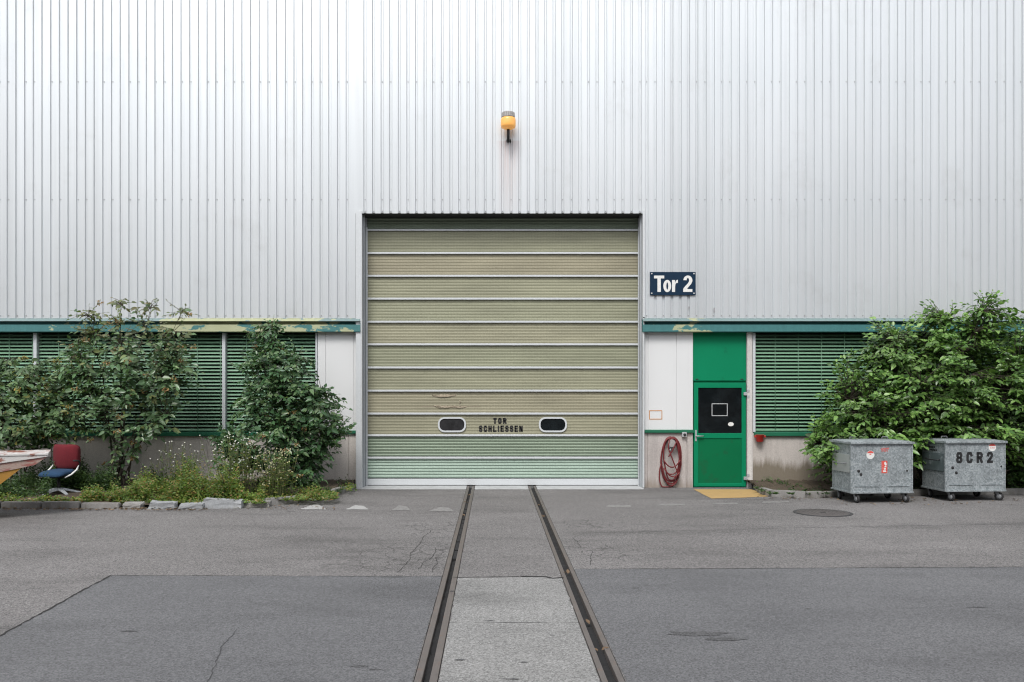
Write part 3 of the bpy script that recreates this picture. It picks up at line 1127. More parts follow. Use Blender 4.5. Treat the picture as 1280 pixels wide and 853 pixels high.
# ---- green door
DY = 20.14
dx0, dx1 = wx(868), wx(934.8)
m_ = MB()
m_.box((dx0, DY, wz(476)), (dx1, DY + .05, wz(414.5)), .006)
m_.box((dx0 - .004, DY + .04, 0.0), (dx1 + .004, DY + .2, wz(414.6)))
door = obj('entrance_door', m_, M['green'], hall)
m_ = MB()
lx0, lx1, lz1 = dx0 + .012, dx1 - .012, wz(478.5)
gx_0, gx_1, gz0, gz1 = wx(874.2), wx(928.8), wz(542), wz(485)
y0, y1 = DY - .035, DY + .03
m_.box((lx0, y0, .02), (gx_0, y1, lz1), .006)
m_.box((gx_1, y0, .02), (lx1, y1, lz1), .006)
m_.box((gx_0 - .004, y0 + .001, gz1), (gx_1 + .004, y1, lz1 - .002), .006)
m_.box((gx_0 - .004, y0 + .001, wz(548.5)), (gx_1 + .004, y1, gz0), .006)
m_.box((gx_0 - .004, y0 + .001, .022), (gx_1 + .004, y1, .10), .006)
obj('door_leaf', m_, M['green'], door)
m_ = MB().box((gx_0 - .002, y0 + .016, .09), (gx_1 + .002, y1 - .004, wz(548)))
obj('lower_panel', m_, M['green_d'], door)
m_ = MB().box((gx_0 - .002, y0 + .018, gz0 - .003), (gx_1 + .002, y1 - .004, gz1 + .003))
obj('door_glass', m_, M['glass'], door)
m_ = MB()
yy = y0 + .0155
ring_frame(m_, rrect(wx(901.3), wz(512.5), .36, .285, .01, 3), rrect(wx(901.3), wz(512.5), .325, .25, .01, 3), yy, yy + .004)
obj('tape_outline', m_, M['box'], door)
m_ = MB()
m_.prism([(wx(915.4) + .065 * math.cos(a), yy, wz(530.7) + .046 * math.sin(a)) for a in [2 * math.pi * k / 24 for k in range(24)]], (0, .003, 0))
obj('oval_sticker', m_, M['sticker'], door)
m_ = MB()
hx = wx(871.2)
m_.box((hx - .02, y0 - .008, wz(552)), (hx + .02, y0 - .001, wz(538)), .003)
m_.tube([(hx, y0, wz(545.5)), (hx, y0 - .05, wz(545.5)), (hx + .02, y0 - .055, wz(545.5)), (hx + .16, y0 - .05, wz(545.5))], .012, 8)
obj('door_handle', m_, M['chrome'], door)
for py in (492.5, 598.5):
    m_ = MB()
    m_.box((dx1 - .07, y0 - .04, wz(py) - .035), (dx1 + .01, y0 - .006, wz(py) + .035), .006)
    m_.box((dx1 + .0, y0 - .05, wz(py) - .1), (dx1 + .055, y0 - .01, wz(py) - .03), .006)
    m_.box((dx1 + .0, y0 - .05, wz(py) + .03), (dx1 + .055, y0 - .01, wz(py) + .1), .006)
    m_.tube([(dx1 + .02, y0 - .03, wz(py) - .09), (dx1 + .02, y0 - .03, wz(py) + .09)], .016, 8)
    obj('hinge', m_, M['chrome'], door)
for px in (873, 929.5):
    m_ = MB().box((wx(px) - .03, DY - .006, wz(474.2) - .01), (wx(px) + .03, DY - .001, wz(474.2) + .012), .003)
    obj('transom_catch', m_, M['rubber'], door)

# ------------------------------------------------------------------ unseen hall added behind the viewer to cut the low sky off the wall
m_ = MB()
m_.box((-45, -32, -.02), (45, -16, 15.5))
o = obj('sky_blocker_hall', m_, M['brick'], None, loc=(0, -24, 0))
setp(o, 'unseen dark brick hall added behind the viewer to block the low sky', 'building')
m_ = MB()
x = -40
while x < 40:
    m_.box((x, -16.02, 1.4), (x + 3.6, -15.99, 3.6))
    x += 4.6
obj('blocker_windows', m_, M['glass'], o)

# ------------------------------------------------------------------ sign
t = thing('gate_sign', 'navy blue enamel sign reading Tor 2 on the ribbed wall', 'sign', (wx(840.7), 19.97, wz(355)))
m_ = MB().box((wx(812.2), 19.965, wz(369.3)), (wx(869.2), 19.985, wz(340.4)), .004)
bd = obj('sign_board', m_, M['navy'], t)
for px in (821, 861):
    obj('mounting_bracket', MB().box((wx(px) - .02, 19.985, wz(366)), (wx(px) + .02, 20.035, wz(344))), M['alu_d'], bd)
m_ = MB()
for px in (814.4, 867):
    for py in (342.6, 367.1):
        m_.lathe([(.016, 0), (.016, -.006), (.008, -.01)], (wx(px), 19.966, wz(py)), 'Y', 10)
obj('sign_screws', m_, M['sticker'], t)

# heavy condensed letters as solid shapes
TY = 19.9605


def slab_letters(mb, polys, x0, z0, sx_, sz_):
    for poly in polys:
        mb.prism([(x0 + p[0] * sx_, TY, z0 + p[1] * sz_) for p in poly], (0, .004, 0))


def arc(cx, cy, rx, ry, a0, a1, n=12):
    return [(cx + rx * math.cos(R(a0 + (a1 - a0) * i / n)), cy + ry * math.sin(R(a0 + (a1 - a0) * i / n))) for i in range(n + 1)]


m_ = MB()
cw = (wx(865.4) - wx(817.2)) / 48.0     # design units: 48 wide, 22 high
ch = (wz(345.6) - wz(366)) / 22.0
bx, bz = wx(817.2), wz(365.4)


def P(polys):
    for poly in polys:
        m_.prism([(bx + a * cw, TY, bz + b * ch) for a, b in poly], (0, .004, 0))


def band(outer, inner):
    """strip between two equally long open curves, as convex quads"""
    for i in range(len(outer) - 1):
        P([[outer[i], outer[i + 1], inner[i + 1], inner[i]]])


P([[(0, 18.2), (12.6, 18.2), (12.6, 22), (0, 22)], [(4.2, 0), (8.4, 0), (8.4, 18.19), (4.2, 18.19)]])               # T
band(arc(16.4, 8, 4.9, 8.3, 0, 360, 28), arc(16.4, 8, 1.2, 4.9, 0, 360, 28))                                 # o
P([[(22.3, 0), (26.1, 0), (26.1, 16), (22.3, 16)]])                                                          # r
band([(26.1, 10.5), (26.4, 13.0), (27.3, 15.2), (28.6, 16.3), (29.6, 16.3)], [(26.1, 7.5), (26.6, 10.4), (27.5, 11.8), (28.6, 12.2), (29.6, 12.1)])
band(arc(42, 15.6, 5.6, 6.6, 178, -20, 14), arc(42, 15.6, 1.5, 3.3, 178, -20, 14))                           # 2
band([(47.2, 13.3), (45.9, 10.4), (41.6, 5.2), (41.2, 3.9)], [(43.4, 14.5), (42.4, 12.0), (37.2, 6.0), (36.2, 3.9)])
P([[(36.2, 0), (47.6, 0), (47.6, 3.89), (36.2, 3.89)]])
obj('sign_lettering', m_, M['sticker'], bd)

# ------------------------------------------------------------------ amber wall lamp
lx, lz = wx(635.3, 19.72), wz(154, 19.72)
t = thing('wall_lamp', 'amber warning lamp with a grey cap on a bent arm above the gate', 'lamp', (lx, 20.03, wz(177)))
Yl = 19.72
m_ = MB()
m_.tube([(lx, 20.03, wz(176.5)), (lx, 19.86, wz(177)), (lx, 19.76, wz(176)), (lx, Yl, wz(172, Yl)), (lx, Yl, wz(160, Yl))], .032, 10)
m_.lathe([(.07, -.0), (.07, -.02), (.04, -.03)], (lx, 20.03, wz(176.5)), 'Y', 16)
obj('bracket_arm', m_, M['rubber'], t)
rl = .165
m_ = MB().lathe([(.10, -.115), (rl * .93, -.105), (rl, -.06), (rl, .06), (rl * .93, .1), (.13, .112)], (lx, Yl, wz(153.8, Yl)), 'Z', 28)
m_.lathe([(.04, -.03), (.10, -.02), (.12, .0)], (lx, Yl, wz(153.8, Yl) - .115), 'Z', 20)
obj('amber_lens', m_, M['lampglass'], t)
m_ = MB()
zc_ = wz(153.8, Yl) + .112
m_.lathe([(.15, 0), (.15, .015), (.135, .02), (.135, .105), (.12, .118)], (lx, Yl, zc_), 'Z', 28)
for k in range(20):
    a = 2 * math.pi * k / 20
    c, s_ = math.cos(a), math.sin(a)
    m_.box((lx + c * .137 - .007, Yl + s_ * .137 - .007, zc_ + .02), (lx + c * .137 + .007, Yl + s_ * .137 + .007, zc_ + .104))
obj('lamp_cap', m_, M['lampcap'], t)

# ------------------------------------------------------------------ hose on its hook
hx, hz = wx(839), wz(554)
t = thing('hose_hook', 'round dark wall hook with a small valve inside the hung red hose', 'hook', (hx, PY, hz))
m_ = MB().lathe([(.055, .0), (.055, -.15), (.085, -.152), (.085, -.165)], (hx, PY, hz), 'Y', 20)
obj('hook_drum', m_, M['lampcap'], t)
m_ = MB()
m_.box((hx - .05, PY - .09, wz(561.5)), (hx + .04, PY, wz(557.8)), .01)
m_.tube([(hx - .01, PY - .08, wz(560)), (hx - .02, PY - .11, wz(562)), (hx - .03, PY - .12, wz(564))], .02, 8)
m_.lathe([(.045, 0), (.045, -.02)], (hx + .055, PY - .06, wz(559.6)), 'X', 12)
obj('water_tap', m_, M['chrome'], t)
m_ = MB()
rng = random.Random(5)
pts = []
loops = [(839.5, 546.5, 12.5, 605, .0), (839.2, 547, 11.6, 602, -.02), (838.4, 547.2, 11, 607.2, .02), (840, 548, 10, 600.5, -.03), (838.8, 548, 10.5, 593, .01)]
for li, (cx, ytop, rx, ybot, off) in enumerate(loops):
    for k in range(40):
        a = math.pi / 2 + 2 * math.pi * k / 40
        c, s_ = math.cos(a), math.sin(a)
        cy = (ytop + ybot) / 2
        ry = (ybot - ytop) / 2
        sq = math.copysign(abs(c) ** .75, c)
        wpx = rx * (1 + .10 * math.sin(a * 2 + li)) * (1.0 if s_ > -.2 else .93)
        f = k / 40
        nx = loops[(li + 1) % len(loops)] if li < len(loops) - 1 else loops[li]
        X = cx + (nx[0] - cx) * f + wpx * sq
        Z = cy - ry * s_
        pts.append((wx(X), PY - .05 - .02 * li - .012 * math.sin(a * 1.5 + li), wz(Z)))
pts += [(wx(836), PY - .16, wz(550)), (wx(834.5), PY - .17, wz(560)), (wx(841), PY - .17, wz(577)), (wx(846), PY - .16, wz(590)), (wx(847), PY - .15, wz(598))]
m_.tube(pts, .0145, 7)
# hanging bights
for (ax, ay), (bx_, by), sag in (((829, 575), (849.5, 575), 9), ((829.5, 585), (849, 590), 8), ((845, 552), (835, 571), 1)):
    q = []
    for k in range(13):
        f = k / 12
        q.append((wx(ax + (bx_ - ax) * f), PY - .165 - .01 * math.sin(f * 3.1), wz(ay + (by - ay) * f + sag * 4 * f * (1 - f))))
    m_.tube(q, .015, 7)
q = []
for k in range(22):
    a = R(140 + k * 10.5)
    q.append((wx(834 + 9.5 * math.cos(a)), PY - .07, wz(596 - 17 * math.sin(a) * (1 if math.sin(a) < 0 else 1.4) )))
q = [(x, y, max(z, .022)) for x, y, z in q]
m_.tube(q, .0155, 7)
o = obj('garden_hose', m_, M['hose'], None, loc=(hx, PY - .1, hz))
setp(o, 'coiled dark red hose hanging on the concrete beside the green door', 'hose')

t = thing('socket_box', 'small grey socket box under the green ledge beside the green door', 'socket', (wx(857), PY, wz(543.5)))
m_ = MB().box((wx(853), PY - .075, wz(546.5)), (wx(859), PY, wz(540.4)), .008)
obj('housing', m_, M['box'], t)
m_ = MB().lathe([(.032, 0), (.032, -.012), (.02, -.014)], (wx(856.2), PY - .074, wz(543.8)), 'Y', 14)
obj('socket_cap', m_, M['rubber'], t)

m_ = MB()
ring_frame(m_, rrect(wx(820.6), wz(519), .295, .205, .008, 3), rrect(wx(820.6), wz(519), .262, .172, .008, 3), PY - .004, PY - .001)
o = obj('notice_outline', m_, M['orange'], None, loc=(wx(820.6), PY, wz(519)))
setp(o, 'thin orange rectangular outline left on the white panel above the hose', 'outline')

# red ash pot under the sill
ax, az = wx(950), wz(552.5)
t = thing('ash_pot', 'small red metal pot fixed below the window sill beside the green door', 'pot', (ax, PY - .09, az))
m_ = MB().lathe([(.06, 0), (.078, .012), (.088, .15), (.094, .152), (.094, .16), (.082, .16), (.075, .12)], (ax, PY - .095, az), 'Z', 20)
m_.box((ax - .125, PY - .11, az + .10), (ax - .085, PY - .08, az + .14), .004)
m_.box((ax + .085, PY - .11, az + .10), (ax + .125, PY - .08, az + .14), .004)
obj('pot_body', m_, M['red'], t)
m_ = MB().box((ax - .07, PY - .02, az + .15), (ax + .07, PY - .001, az + .2), .004)
obj('back_plate', m_, M['sticker'], t)

# ------------------------------------------------------------------ manhole
c = gpt(1028.5, 641.5)
t = thing('manhole_cover', 'round cast iron manhole cover in the asphalt before the bins', 'manhole', c)
rm = .50
m_ = MB().lathe([(rm, .001), (rm, .009), (rm - .05, .010)], c, 'Z', 48)
obj('cover_ring', m_, M['seam'], t)
m_ = MB()
m_.lathe([(rm - .055, .009), (rm - .055, .013), (.08, .0135)], c, 'Z', 48)
for k in range(-5, 6):
    for j in range(-5, 6):
        x, y = k * .075, j * .075
        if .1 < math.hypot(x, y) < rm - .10:
            m_.box((c.x + x - .022, c.y + y - .022, .0125), (c.x + x + .022, c.y + y + .022, .018))
m_.mi = 1
m_.lathe([(.055, .0136), (.055, .016), (.04, .016)], c, 'Z', 16)
obj('cover_plate', m_, [M['iron'], M['crack']], t)

# ------------------------------------------------------------------ bins


def dumpster(label, loc, rz, stencil_text):
    t = thing('waste_container', label, 'dumpster', loc, rz, 'galvanised waste containers by the kerb')
    W_, D_, z0, z1 = 1.225, .88, .2, 1.135
    hw, hd = W_ / 2, D_ / 2
    m_ = MB()
    q = .015
    m_.prism([(-hw + q, -hd + q, z0), (hw - q, -hd + q, z0), (hw - q, hd - q, z0), (-hw + q, hd - q, z0)], (0, 0, z1 - z0))
    # folded corner posts, rims and a pressed seam near the floor
    for sx_ in (-1, 1):
        m_.box((sx_ * hw - .022, -hd, z0 - .01), (sx_ * hw + .0 + .022 * 0, -hd + .05, z1 - .002) if sx_ > 0 else (-hw + .022, -hd + .05, z1 - .002), .004)
    m_.box((-hw - .008, -hd - .012, z0 - .012), (hw + .008, -hd + .02, z0 + .022), .004)
    m_.box((-hw - .008, -hd, z0 - .012), (-hw + .02, hd, z0 + .022), .004)
    m_.box((hw - .02, -hd, z0 - .012), (hw + .008, hd, z0 + .022), .004)
    m_.box((-hw + .06, -hd + .002, z0 + .12), (-.08, -hd + .02, z0 + .128))
    m_.box((.1, -hd + .002, z0 + .12), (hw - .06, -hd + .02, z0 + .128))
    body = obj('body', m_, M['galva'], t, local=True)
    m_ = MB()
    e = .026
    m_.box((-hw - e, -hd - e, z1), (hw + e, hd + e, z1 + .045), .008)
    a = (-hw - e + .02, -hd - e + .02)
    top = [(-hw - .01, -hd - .01, z1 + .044), (hw + .01, -hd - .01, z1 + .044), (hw + .01, hd, z1 + .044), (-hw - .01, hd, z1 + .044)]
    ins = [(-hw + .12, -hd + .14, z1 + .068), (hw - .12, -hd + .14, z1 + .068), (hw - .12, hd - .1, z1 + .068), (-hw + .12, hd - .1, z1 + .068)]
    A = [m_.bm.verts.new(p) for p in top]
    B = [m_.bm.verts.new(p) for p in ins]
    for i in range(4):
        m_.bm.faces.new((A[i], A[(i + 1) % 4], B[(i + 1) % 4], B[i]))
    m_.bm.faces.new(B)
    lid = obj('lid', m_, M['galva'], t, local=True)
    for x in (-.33, .33):
        m_ = MB()
        y = hd - .35
        m_.tube([(x - .06, y, z1 + .05), (x - .06, y, z1 + .105), (x - .045, y, z1 + .115), (x + .045, y, z1 + .115), (x + .06, y, z1 + .105), (x + .06, y, z1 + .05)], .009, 6)
        obj('lid_handle', m_, M['rimsteel'], lid, local=True)
    # side plate with a wire handle
    m_ = MB().box((-hw - .004, -hd + .05, z0 + .38), (-hw + .016, hd - .06, z0 + .73), .003)
    obj('side_plate', m_, M['scuff' if stencil_text else 'galva_d'], body, local=True)
    m_ = MB()
    zz = z0 + (.56 if not stencil_text else .60)
    m_.tube([(-hw, hd - .22, zz), (-hw - .05, hd - .22, zz), (-hw - .055, hd - .24, zz - .01), (-hw - .055, -hd + .24, zz - .01), (-hw - .05, -hd + .22, zz), (-hw, -hd + .22, zz)], .011, 8)
    obj('side_handle', m_, M['rubber' if stencil_text else 'rimsteel'], body, local=True)
    y = -hd + .0155
    holes = ((-.47, .62), (-.425, .555), (.50, .62)) if not stencil_text else ((-.475, .66), (-.40, .56), (.53, .68))
    m_ = MB()
    for k, (x, z) in enumerate(holes):
        m_.lathe([(.028 if k != 2 else .018, 0), (.028 if k != 2 else .018, -.008), (.012, -.012)], (x, y, z), 'Y', 12)
    obj('drain_plugs', m_, M['rubber'], body, local=True)

    def disc(cx, cz, r, a0=0, a1=360, yy=y):
        n = 24
        pts = [(cx + r * math.cos(R(a0 + (a1 - a0) * k / n)), yy, cz + r * math.sin(R(a0 + (a1 - a0) * k / n))) for k in range(n + (a1 - a0 < 360))]
        return pts
    if not stencil_text:
        cx, cz = -.235, .93
        m_ = MB().prism(disc(cx, cz, .08), (0, -.002, 0))
        m_.mi = 1
        m_.prism(disc(cx, cz, .076, 25, 155, y - .0025), (0, -.001, 0))
        m_.box((cx - .018, y - .0035, cz + .0), (cx + .018, y - .0023, cz + .022))
        obj('round_sticker', m_, [M['sticker'], M['sticker_red']], body, local=True)
        m_ = MB().box((-.012, y - .002, .575), (.105, y, .815))
        m_.mi = 1
        yy = y - .003
        m_.prism([(.06, yy, .80), (.085, yy, .77), (.09, yy, .73), (.065, yy, .72), (.04, yy, .75), (.045, yy, .785)], (0, -.001, 0))
        m_.prism([(.045, yy, .715), (.08, yy, .715), (.085, yy, .69), (.05, yy, .695)], (0, -.001, 0))
        m_.prism([(.03, yy, .68), (.075, yy, .68), (.065, yy, .64), (.035, yy, .645)], (0, -.001, 0))
        m_.prism([(.02, yy, .63), (.07, yy, .63), (.085, yy, .60), (.015, yy, .60)], (0, -.001, 0))
        obj('red_sticker', m_, [M['sticker_red'], M['sticker']], body, local=True)
        m_ = MB()
        rg = random.Random(4)
        for k in range(9):
            x = -.02 + k * .018
            m_.box((x, y - .002, 1.03 + rg.uniform(-.012, .01)), (x + .013, y, 1.055 + rg.uniform(-.005, .015)))
            if k < 7: m_.box((x + .01, y - .002, .995 + rg.uniform(-.008, .01)), (x + .022, y, 1.015))
        obj('faded_sticker', m_, M['sticker_red'], body, local=True)
    else:
        m_ = MB()
        stencil(m_, stencil_text, -.405, .36, .745, .965, .052, y - .002, gap=.6)
        obj('stencil_lettering', m_, M['black'], body, local=True)
        cx, cz = .345, 1.065
        m_ = MB().prism(disc(cx, cz - .01, .078), (0, -.002, 0))
        m_.mi = 1
        m_.prism(disc(cx, cz - .01, .074, 20, 160, y - .0025), (0, -.001, 0))
        for k in range(3):
            m_.box((cx - .05 + k * .035, y - .0035, cz - .03), (cx - .025 + k * .035, y - .0023, cz - .015))
        obj('round_sticker', m_, [M['sticker'], M['sticker_red']], body, local=True)
        m_ = MB()
        rg = random.Random(9)
        for row, (zz2, ya, yb_) in enumerate(((1.04, .0, .24), (.985, -.08, .34), (.84, .06, .30))):
            yv = yb_
            while yv > ya:
                l = rg.uniform(.02, .05)
                m_.box((-hw + .0125, yv - l, zz2 - .016 + rg.uniform(-.006, .006)), (-hw + .016, yv, zz2 + .014 + rg.uniform(-.006, .006)))
                yv -= l + .014
        obj('worn_stencil', m_, M['black'], body, local=True)
    # casters
    for sx_ in (-1, 1):
        for sy in (-1, 1):
            x, y_ = sx_ * (hw - .12), sy * (hd - .10)
            sw = {(-1, -1): 20, (1, -1): 50, (-1, 1): -10, (1, 1): 15}[(sx_, sy)] if stencil_text else {(-1, -1): 8, (1, -1): 12, (-1, 1): -10, (1, 1): 15}[(sx_, sy)]
            rot = Matrix.Rotation(R(90 + sw), 4, 'Z')
            m_ = MB()
            m_.box((-.055, -.045, .178), (.055, .045, .19), .003)
            for s_ in (-1, 1):
                m_.prism([(.035, s_ * .028, .178), (-.035, s_ * .028, .178), (-.055, s_ * .028, .075), (-.025, s_ * .028, .065)], (0, s_ * .005, 0))
            bmesh.ops.transform(m_.bm, matrix=Matrix.Translation((x, y_, 0)) @ rot, verts=m_.bm.verts)
            k = obj('caster', m_, M['rimsteel'], t, local=True)
            m_ = MB().lathe([(.05, -.021), (.075, -.02), (.082, -.012), (.082, .012), (.075, .02), (.05, .021)], (-.04, 0, .082), 'Y', 22)
            bmesh.ops.transform(m_.bm, matrix=Matrix.Translation((x, y_, 0)) @ rot, verts=m_.bm.verts)
            obj('tyre', m_, M['rubber'], k, local=True)
            m_ = MB().lathe([(.012, -.025), (.047, -.0235), (.047, .0235), (.012, .025)], (-.04, 0, .082), 'Y', 16)
            bmesh.ops.transform(m_.bm, matrix=Matrix.Translation((x, y_, 0)) @ rot, verts=m_.bm.verts)
            obj('wheel_rim', m_, M['rimsteel'], k, local=True)
    return t


def place_bin(fl, rz, label, text):
    c = Vector((fl[0], fl[1], 0)) + Matrix.Rotation(rz, 3, 'Z') @ Vector((1.225 / 2, .44, 0))
    dumpster(label, c, rz, text)


place_bin((6.90, 17.22), R(4.5), 'galvanised waste container with a red and white sticker on its front', '')
place_bin((8.87, 17.52), R(5), 'galvanised waste container stencilled 8CR2 in black', '8CR2')

# ------------------------------------------------------------------ planting beds and kerbs
SOIL = .10
kl = [(-19.0, 16.45), (wx(0, 16.45), 16.45), (gpt(150, 636.5).x, gpt(150, 636.5).y), (gpt(250, 635.5).x, gpt(250, 635.5).y),
      (gpt(330, 633).x, gpt(330, 633).y), (gpt(375, 629).x, gpt(375, 629).y), (gpt(418, 621).x, gpt(418, 621).y), (gpt(445, 611.5).x, 19.75)]
kr = [(gpt(943, 612).x, 19.85), (gpt(950, 618).x, 18.85), (gpt(962, 621.5).x, 18.3), (gpt(1008, 623.5).x, 18.02), (gpt(1030, 622.5).x, 18.12), (7.2, 18.38), (8.5, 18.62), (10.5, 18.72), (19.0, 18.75)]


def offset_line(pts, d):
    out = []
    for i, p in enumerate(pts):
        a = Vector(pts[max(i - 1, 0)])
        b = Vector(pts[min(i + 1, len(pts) - 1)])
        t = (b - a).normalized()
        out.append(Vector(p) + Vector((-t.y, t.x)) * d)
    return out


def bed(name, line, x0, x1, rng):
    m_ = MB()
    inner = offset_line(line, .06)
    rows_ = []
    nx = 70
    for j in range(7):
        row = []
        for i in range(nx + 1):
            f = i / nx * (len(inner) - 1)
            k = min(int(f), len(inner) - 2)
            p = inner[k].lerp(inner[k + 1], f - k)
            y = p.y + (20.12 - p.y) * j / 6
            row.append(m_.bm.verts.new((p.x, y, SOIL - .03 + rng.uniform(-.02, .03) + .03 * min(j, 3))))
        rows_.append(row)
    for a, b in zip(rows_, rows_[1:]):
        for i in range(nx):
            m_.bm.faces.new((a[i], a[i + 1], b[i + 1], b[i]))
    o = obj(name, m_, M['soil'], smooth=True)
    return setp(o, kind='structure')


bed('soil_bed', kl, 0, 0, random.Random(1))
bed('soil_bed', kr, 0, 0, random.Random(2))


def kerb(name, line, rng, skip=lambda x: False, h=.125, wd=.13):
    """row of kerb stones with open joints, as one structure"""
    m_ = MB()
    P_ = [Vector(p) for p in line]
    seg = []
    for a, b in zip(P_, P_[1:]):
        L_ = (b - a).length
        n = max(1, round(L_ / .85))
        for k in range(n):
            seg.append((a.lerp(b, k / n), a.lerp(b, (k + 1) / n)))
    for a, b in seg:
        if skip((a.x + b.x) / 2): continue
        t = (b - a).normalized()
        nn = Vector((-t.y, t.x))
        ga = rng.uniform(.006, .03)
        o_ = rng.uniform(-.015, .015)
        a2, b2 = a + t * ga + nn * o_, b - t * ga + nn * (o_ + rng.uniform(-.012, .012))
        hh = h + rng.uniform(-.02, .02)
        before = set(m_.bm.verts)
        m_.prism([(a2.x, a2.y, -.03), (b2.x, b2.y, -.03), (b2.x + nn.x * wd, b2.y + nn.y * wd, -.03), (a2.x + nn.x * wd, a2.y + nn.y * wd, -.03)], (0, 0, hh + .03))
        new = [v for v in m_.bm.verts if v not in before]
        ed = list({e for v in new for e in v.link_edges})
        bmesh.ops.bevel(m_.bm, geom=ed, offset=.014, segments=2, affect='EDGES')
    return structure(name, m_, M['kerb'])


kerb('kerb', kl, random.Random(5), skip=lambda x: wx(150, 16.45) < x < wx(345, 16.6))
kerb('kerb', kr, random.Random(6))


def boulder(label, px0, px1, pyb, h, dep, seed, mat):
    a, b = gpt(px0, pyb), gpt(px1, pyb)
    rng = random.Random(seed)
    m_ = MB()
    j = lambda v, e=.03: v + rng.uniform(-e, e)
    pts = [(a.x, j(a.y, .02), -.03), (b.x, j(b.y, .02), -.03), (b.x, j(b.y + dep), -.03), (a.x, j(a.y + dep), -.03)]
    top = [(j(a.x + .03), j(a.y + .02, .015), j(h, .02)), (j(b.x - .03), j(b.y + .02, .015), j(h * .9, .02)), (j(b.x - .02), j(b.y + dep), j(h, .02)), (j(a.x + .02), j(a.y + dep), j(h, .02))]
    A = [m_.bm.verts.new(p) for p in pts]
    B = [m_.bm.verts.new(p) for p in top]
    m_.bm.faces.new(A[::-1])
    m_.bm.faces.new(B)
    for i in range(4):
        m_.bm.faces.new((A[i], A[(i + 1) % 4], B[(i + 1) % 4], B[i]))
    bmesh.ops.subdivide_edges(m_.bm, edges=m_.bm.edges[:], cuts=3, use_grid_fill=True)
    for v_ in m_.bm.verts:
        v_.co += Vector((rng.uniform(-1, 1), rng.uniform(-1, 1), rng.uniform(-1, .6))) * .011
    o = obj('kerb_stone', m_, mat, None, loc=(a + b) / 2, smooth=False)
    setp(o, label, 'stone', 'loose granite kerb stones along the planting bed')


boulder('short grey kerb stone next to the brown gap where the straight kerb ends', 152, 176, 636.8, .11, .2, 1, M['kerb'])
boulder('mid grey kerb stone between two mossy gaps below the tall weeds', 184, 219, 637, .125, .2, 2, M['stone'])
boulder('low wedge shaped kerb stone touching the largest white stone', 222, 253, 637, .11, .2, 3, M['stone'])
boulder('largest and palest kerb stone, standing tallest in the row', 254, 302, 636, .165, .22, 4, M['stone'])
boulder('long flat weathered kerb stone before the white flowers', 303, 336, 634.5, .11, .22, 5, M['kerb'])

# ------------------------------------------------------------------ swivel chair
cx, cy = wx(73.5, 17.75), 17.75
t = thing('swivel_chair', 'discarded swivel chair with red back and blue seat in the weeds', 'chair', (cx, cy, SOIL))
zb = .13
zs_ = .575


def cushion(w0, w1, l, th, n=10):
    """rounded pad in local x (width) / y (length) / z (thickness) as a grid"""
    m_ = MB()
    top, bot = [], []
    for j in range(n + 1):
        f = j / n
        r1, r2 = [], []
        for i in range(n + 1):
            g_ = i / n
            wv = w0 + (w1 - w0) * f
            x = (g_ - .5) * wv
            y = f * l
            # rounded corners in plan
            cxn, cyn = 2 * g_ - 1, 2 * f - 1
            k = 1 - .07 * (abs(cxn) ** 4) * (abs(cyn) ** 4) * 2
            e = (1 - abs(cxn) ** 6) * (1 - abs(cyn) ** 6)
            r1.append(m_.bm.verts.new((x * k, l / 2 + (y - l / 2) * k, th * .5 * e ** .5)))
            r2.append(m_.bm.verts.new((x * k, l / 2 + (y - l / 2) * k, -th * .5 * e ** .5)))
        top.append(r1)
        bot.append(r2)
    for rows_ in (top, bot):
        for a, b in zip(rows_, rows_[1:]):
            for i in range(n):
                m_.bm.faces.new((a[i], a[i + 1], b[i + 1], b[i]))
    bmesh.ops.remove_doubles(m_.bm, verts=m_.bm.verts, dist=1e-5)
    return m_


rz = R(-14)
base = Matrix.Translation((cx, cy, 0)) @ Matrix.Rotation(rz, 4, 'Z')
m_ = cushion(.60, .52, .52, .10)
bmesh.ops.transform(m_.bm, matrix=base @ Matrix.Translation((0, -.30, zs_ - .05)) @ Matrix.Rotation(R(5), 4, 'X'), verts=m_.bm.verts)
for v_ in m_.bm.verts:      # waterfall front edge
    loc = base.inverted() @ v_.co
    if loc.y < -.15: v_.co.z -= (-.15 - loc.y) ** 2 * 1.8
obj('seat', m_, M['fab_blue'], t, smooth=True)
m_ = cushion(.64, .66, .52, .06)
for v_ in m_.bm.verts: v_.co.z += -.10 * (v_.co.x / .28) ** 2 + .03 * math.sin(v_.co.y * 7)
bmesh.ops.transform(m_.bm, matrix=base @ Matrix.Translation((-.06, .22, zs_ + .0)) @ Matrix.Rotation(R(96), 4, 'X'), verts=m_.bm.verts)
obj('backrest', m_, M['fab_red'], t, smooth=True)
for s_ in (-1, 1):
    m_ = MB()
    q = [(s_ * .27, -.16, zs_ - .11), (s_ * .305, -.02, zs_ - .06), (s_ * .315, .12, zs_ + .02), (s_ * .30, .2, zs_ + .10)]
    m_.tube([base @ Vector(p) for p in q], [.014, .018, .018, .012], 8)
    obj('side_frame', m_, M['sticker'], t)
m_ = MB()
q = [(.30, .20, zs_ + .02), (.325, .21, zs_ + .15), (.325, .16, zs_ + .2), (.325, .02, zs_ + .21)]
m_.tube([base @ Vector(p) for p in q], .018, 8)
obj('armrest', m_, M['rubber'], t)
m_ = MB()
c0 = base @ Vector((0, 0, 0))
m_.lathe([(.032, zb + .07), (.032, .40), (.024, .40), (.024, zs_ - .12)], (cx, cy, 0), 'Z', 16)
m_.box((cx - .13, cy - .11, zs_ - .135), (cx + .13, cy + .12, zs_ - .095), .01)
obj('gas_column', m_, M['rubber'], t)
